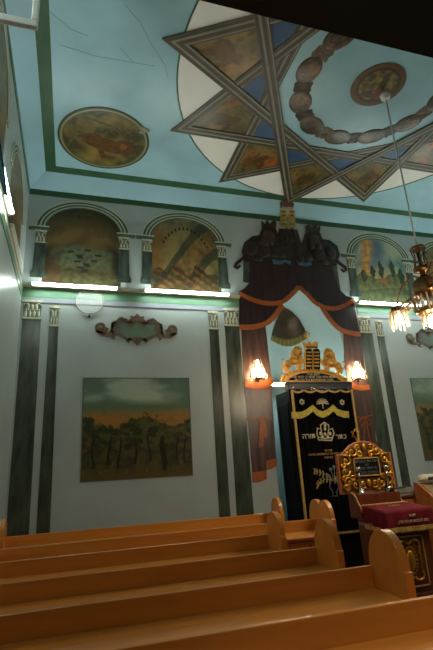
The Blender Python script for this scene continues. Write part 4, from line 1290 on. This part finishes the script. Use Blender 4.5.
for sx in (-1, 1):
    for x, z, r, a0 in ((.30, 1.61, .075, 1), (.33, 1.47, .065, 3), (.30, 1.34, .075, 5), (.34, 1.26, .05, 0), (.19, 1.72, .07, 2), (.10, 1.77, .06, 4), (.09, 1.68, .04, 1),
                        (.20, 1.30, .065, 2), (.09, 1.30, .055, 4), (.23, 1.38, .04, 0), (.14, 1.25, .035, 3), (.26, 1.70, .04, 3), (.36, 1.55, .035, 2), (.36, 1.39, .035, 5)):
        scroll(sx * x, z, r, a0 if sx > 0 else PI - a0, sx)
        sc.ball(HB + Vector((sx * x, -.02, z)), (r * .28, .014, r * .28), 7, 5)
sc.ball(HB + Vector((0, -.02, 1.775)), (.03, .016, .05), 8, 6); sc.ball(HB + Vector((0, -.02, 1.31)), (.03, .016, .05), 8, 6)
sc.build('carved_scrolls', 'gold', hd)
MB().box(-.19, .19, -.03, .0, 1.41, 1.63).xf(Matrix.Translation(HB)).build('plaque', 'black', hd)
pf = MB()
for bx in ((-.20, .20, 1.40, 1.415), (-.20, .20, 1.625, 1.64), (-.20, -.185, 1.40, 1.64), (.185, .20, 1.40, 1.64)): pf.box(bx[0], bx[1], -.035, -.005, bx[2], bx[3])
pf.xf(Matrix.Translation(HB)).build('plaque_frame', 'goldtrim', hd)
for body, z, sz in (('תולעמה תא ונתנ', 1.575, .052), ('ינפל', 1.535, .036), ('דמוע התא ימ', 1.485, .055), ('ה״בקה םיכלמה', 1.43, .052)):
    text_mesh(body, sz, 'lettering', 'threadgrey', hd, HB + Vector((0, -.034, z)), (1, 0, 0), (0, 0, 1), .004)
sdv = MB()
for sg in (1, -1):
    sdv.tube([HB + Vector((-.07 + .075 * math.sin(2 * PI * k / 3), .02, 1.955 + sg * .075 * math.cos(2 * PI * k / 3))) for k in range(4)], .007, 6)
sdv.tube([HB + Vector((-.07, .02, 1.88)), HB + Vector((-.05, .02, 1.845))], .012, 6)
sdv.build('star', 'gold', hd)
# red cloth
rc = thing('lectern_cloth', 'red velvet cloth with gold fringe draped over the lectern top', 'cloth', None, (LX, LY, 0))
def clz(y): return 1.005 + .05 * y / .48
nx, ny = 24, 14
vs = []; w2 = hw + .04
for j in range(ny + 7):
    for i in range(nx + 13):
        u = (i - 6) / nx; v = (j - 6) / ny
        dx = 0; dz = 0; x = -w2 + 2 * w2 * min(1, max(0, u)); y = -.03 + .43 * min(1, max(0, v))
        dropx = max(0, -u, u - 1) * nx / 6; dropy = max(0, -v) * ny / 6
        z = clz(max(0, y))
        L1 = .20 + .05 * dropy
        z -= dropx * L1 + dropy * .19
        if dropx and dropy: z += min(dropx, dropy) * .14
        x += (-1 if u < 0 else 1) * .012 * dropx * (1 + math.sin(v * 17)) if dropx else 0
        y -= .014 * dropy * (1.2 + math.sin(u * 21)) if dropy else 0
        vs.append((x, y, z))
wd = nx + 13
cl = MB().add(vs, [(j * wd + i, j * wd + i + 1, (j + 1) * wd + i + 1, (j + 1) * wd + i) for j in range(ny + 6) for i in range(wd - 1)], True)
clo = cl.build('cloth', 'red', rc)
so = clo.modifiers.new('solid', 'SOLIDIFY'); so.thickness = .006; so.offset = 1
edge = [vs[i] for i in range(6, nx + 7)]
el = [vs[j * wd] for j in range(0, ny + 7)]
er = [vs[j * wd + wd - 1] for j in range(0, ny + 7)]
front = [vs[i] for i in range(wd)]
fr = MB()
def hang(line, o, ln=.05):
    fr.band([Vector(p) + Vector(o) for p in line], [Vector(p) + Vector(o) + Vector((0, 0, -ln - .008 * (i % 2))) for i, p in enumerate(line)], Vector(o) * -1.5)
hang(front, (0, -.008, .01)); hang(el, (-.008, 0, .01)); hang(er, (.008, 0, .01))
fr.tube([(-w2, .40, clz(.40) + .006), (w2, .40, clz(.40) + .006)], .012, 6)
fr.build('gold_fringe', 'goldtrim', rc)
n_ = (0, 0, 1)
text_mesh('תבשל', .04, 'lettering', 'thread', rc, (.03, -.055, .93), (1, 0, 0), (0, -.1, 1), .006)
text_mesh('קדצ תרות תסנכה תיב', .048, 'lettering', 'thread', rc, (.03, -.062, .865), (1, 0, 0), (0, -.1, 1), .006)
eo = MB()
for k in range(8): eo.ball((.02 + .07 * math.cos(k * PI / 4), .25 + .05 * math.sin(k * PI / 4), clz(.25) + .007), (.022, .016, .005), 7, 5)
eo.ball((.02, .25, clz(.25) + .007), (.03, .025, .006), 8, 5)
eo.build('embroidered_emblem', 'threaddim', rc)
# candlesticks
def candlestick(x, label):
    t = thing('candlestick', label, 'candlestick', 'silver candlesticks on the lectern', (LX + x, LY + .555, 1.185))
    MB().lathe([(.065, 0), (.066, .012), (.045, .03), (.03, .06), (.018, .075)], (0, 0, 0), 16).build('base', 'silver', t)
    MB().lathe([(.018, .07), (.026, .09), (.014, .11), (.014, .20), (.024, .215), (.014, .23), (.016, .27)], (0, 0, 0), 14).build('stem', 'silver', t)
    MB().lathe([(.016, .265), (.036, .285), (.038, .33), (.03, .335), (.012, .335)], (0, 0, 0), 14).build('cup', 'silver', t)
candlestick(-.225, 'silver candlestick at the left end of the lectern shelf')
candlestick(.205, 'silver candlestick at the right end, behind the dark tray')
ty = thing('tray', 'dark flat tray lying across the base of right candlestick', 'tray', None, (LX + .20, LY + .475, 1.216))
MB().box(-.19, .19, -.03, .02, .0, .018).build('plate', 'charcoal', ty, bevel=.005)
MB().box(-.03, .03, .004, .018, -.03, .0).build('foot', 'charcoal', ty)

# ------------------------------------------------------------------ right side: cabinet, papers, reading desk
cbx = thing('low_cabinet', 'low brown wooden cabinet with keyhole behind the lectern', 'cabinet', None, (4.78, 6.09, 0))
MB().box(-.42, .42, 0, .42, .0, 1.06).build('carcass', 'brownwood', cbx)
MB().box(-.45, .45, -.03, .44, 1.06, 1.085).build('top', 'redwood', cbx, bevel=.005)
for x0, x1 in ((-.40, -.01), (.01, .40)):
    dd = MB().box(x0, x1, -.018, .0, .12, 1.03).build('door', 'brownwood', cbx, bevel=.004)
    MB().ball(((x0 + x1) / 2 + (.13 if x0 < 0 else -.13), -.022, .98), (.016, .008, .022), 8, 6).build('keyhole', 'dark', dd)
def book(x, y, z, w, d_, h, rot, m, label):
    t = thing('book', label, 'book', 'books and papers on the low cabinet', (x, y, z)); t.rotation_euler = (0, 0, rot)
    MB().box(-w / 2, w / 2, -d_ / 2, d_ / 2, 0, h).build('page_block', 'paper', t)
    cv = MB().box(-w / 2 - .006, w / 2 + .006, -d_ / 2 - .006, d_ / 2 + .006, h, h + .005).box(-w / 2 - .006, w / 2 + .006, -d_ / 2 - .006, d_ / 2 + .006, 0, .004)
    cv.build('cover', m, t)
book(4.76, 6.24, 1.085, .34, .24, .034, .1, 'charcoal', 'lowest grey book of the small pile on low cabinet')
book(4.75, 6.25, 1.125, .30, .22, .034, -.12, 'paper', 'pale book in the middle of the pile on low cabinet')
book(4.74, 6.26, 1.165, .30, .20, .028, .05, 'bookdark', 'topmost grey book of the pile on low cabinet')
book(5.07, 6.22, 1.085, .20, .18, .05, -.15, 'cream', 'thick pale book beside the pile, close to the reading desk')
rd = thing('reading_desk', 'sloped brown reading desk at the right edge under white shawls', 'desk', None, (5.03, 5.60, 0))
o = [(0, 0), (0, 1.0), (.08, 1.08), (.34, 1.25), (.42, 1.26), (.42, 0)]
for x in (-.22, .36): MB().prism([(x - .015, y, z) for y, z in o], (.03, 0, 0)).build('side_panel', 'brownwood', rd, bevel=.004)
MB().prism([(-.205, y, z) for y, z in [(.02, 1.0), (.08, 1.065), (.34, 1.235), (.41, 1.245), (.41, 1.20), (.02, .96)]], (.55, 0, 0)).build('sloping_top', 'brownwood', rd)
MB().box(-.205, .345, .02, .04, .05, .98).build('front_board', 'brownwood', rd)
cv = thing('desk_cover', 'mottled beige cloth hanging over front of reading desk', 'cloth', None, (5.03, 5.60, 0))
vs = []; n = 24
for (y, z) in ((.30, 1.222), (.08, 1.078), (-.006, 1.012), (-.02, .96), (-.025, .75), (-.03, .52)):
    for i in range(n + 1): vs.append((-.17 + .50 * i / n, y - (.012 * math.sin(i * .9) if z < .97 else 0), z))
c_ = MB().add(vs, [(j * (n + 1) + i, j * (n + 1) + i + 1, (j + 1) * (n + 1) + i + 1, (j + 1) * (n + 1) + i) for j in range(5) for i in range(n)], True).build('cloth', 'beige', cv)
c_.modifiers.new('solid', 'SOLIDIFY').thickness = .006
hm = MB()
for i in range(17): hm.tube([(-.17 + .50 * i / 16, -.035, .525), (-.17 + .50 * i / 16, -.035, .48)], .006, 5)
hm.build('tassel_fringe', 'beige', cv)
def shawl(x, y, z, sx, sy, sz, rot, label, stripes):
    t = thing('prayer_shawl', label, 'cloth', 'folded white cloths on the reading desk', (x, y, z)); t.rotation_euler = (-.0, 0, rot)
    s = MB(); nu, nv = 28, 14; vs = []
    for j in range(nv + 1):
        a_ = PI * j / nv - PI / 2
        for i in range(nu):
            b_ = 2 * PI * i / nu
            cx_ = abs(math.cos(b_)) ** .45 * (1 if math.cos(b_) > 0 else -1); sy_ = abs(math.sin(b_)) ** .45 * (1 if math.sin(b_) > 0 else -1)
            r = max(.05, math.cos(a_)) ** .4
            wob = 1 + .22 * noise.noise(Vector((cx_ * 3, sy_ * 3, j * .5 + x * 7)))
            vs.append((sx * cx_ * r * wob, sy * sy_ * r * wob, sz * (1 + math.sin(a_)) * (.9 + .18 * noise.noise(Vector((cx_ * 2 + x, sy_ * 2, 1))))))
    fs = [(j * nu + i, j * nu + (i + 1) % nu, (j + 1) * nu + (i + 1) % nu, (j + 1) * nu + i) for j in range(nv) for i in range(nu)]
    fs += [tuple(reversed(range(nu))), tuple(nv * nu + i for i in range(nu))]
    s.add(vs, fs, True).build('cloth', 'shawl', t)
    if stripes:
        b_ = MB()
        for k in (-.45, -.2, .1): b_.ball((k * sx, -sy * .93, sz * .9), (.03, .02, sz * .45), 8, 6)
        b_.build('dark_stripe', 'bookdark', t)
shawl(5.01, 5.95, 1.255, .14, .09, .055, .1, 'crumpled white prayer shawl with dark stripes on the reading desk', True)
shawl(5.30, 5.94, 1.255, .11, .09, .035, -.1, 'flat folded white cloth on the reading desk at right edge', False)

# ------------------------------------------------------------------ light
w = bpy.data.worlds.new('world'); bpy.context.scene.world = w
w.use_nodes = True
w.node_tree.nodes['Background'].inputs[0].default_value = (0.5, 0.6, 0.6, 1)
w.node_tree.nodes['Background'].inputs[1].default_value = 0.02
def area(name, loc, rot, size, sy, power, col):
    l = bpy.data.lights.new(name, 'AREA'); l.shape = 'RECTANGLE'; l.size = size; l.size_y = sy; l.energy = power; l.color = col
    o = bpy.data.objects.new(name, l); C.objects.link(o); o.location = loc; o.rotation_euler = rot
    return o
def point(name, loc, power, col, r=.06):
    l = bpy.data.lights.new(name, 'POINT'); l.energy = power; l.color = col; l.shadow_soft_size = r
    o = bpy.data.objects.new(name, l); C.objects.link(o); o.location = loc
    return o
for ang in (83, -97, -7):
    a_ = math.radians(ang)
    point('chandelier_bulb_light', (CX + .66 * math.cos(a_), CYY + .66 * math.sin(a_), 3.30), 19, (1.0, .82, .60), .08)
point('chandelier_core_light', (CX, CYY, 2.98), 22, (1.0, .82, .60), .08)
for y in (1.6, 3.4, 5.2):  # unseen tubes added on the right wall to raise the fill light
    fill_tube_r = thing('tube_lamp', 'added unseen tube lamp on the right wall, fill light for the room', 'lamp', 'fluorescent tube lamps along the wall ledge', (XR - .056, y, 4.62))
    MB().box(.02, .055, -.75, .75, -.022, .018).build('housing', 'cream', fill_tube_r)
    MB().tube([(-.012, -.72, .004), (-.012, .72, .004)], .019, 10).build('tube', 'tube', fill_tube_r)
for x in (1.4, 3.2):  # added spots without any fixture, put in to brighten the pew desks
    l = bpy.data.lights.new('pew_fill_spot', 'SPOT'); l.energy = 38; l.color = (1.0, .84, .60); l.spot_size = math.radians(100); l.spot_blend = .7; l.shadow_soft_size = .12
    o = bpy.data.objects.new('pew_fill_spot', l); C.objects.link(o); o.location = (x, .9, ZG - .03)
sc_ = bpy.context.scene
sc_.view_settings.view_transform = 'Standard'; sc_.view_settings.look = 'None'
sc_.view_settings.gamma = 1.0; sc_.view_settings.use_curve_mapping = False
sc_.view_settings.exposure = 0.50
sc_.cycles.use_denoising = True
sc_.cycles.max_bounces = 8
sc_.cycles.sample_clamp_indirect = 4.0
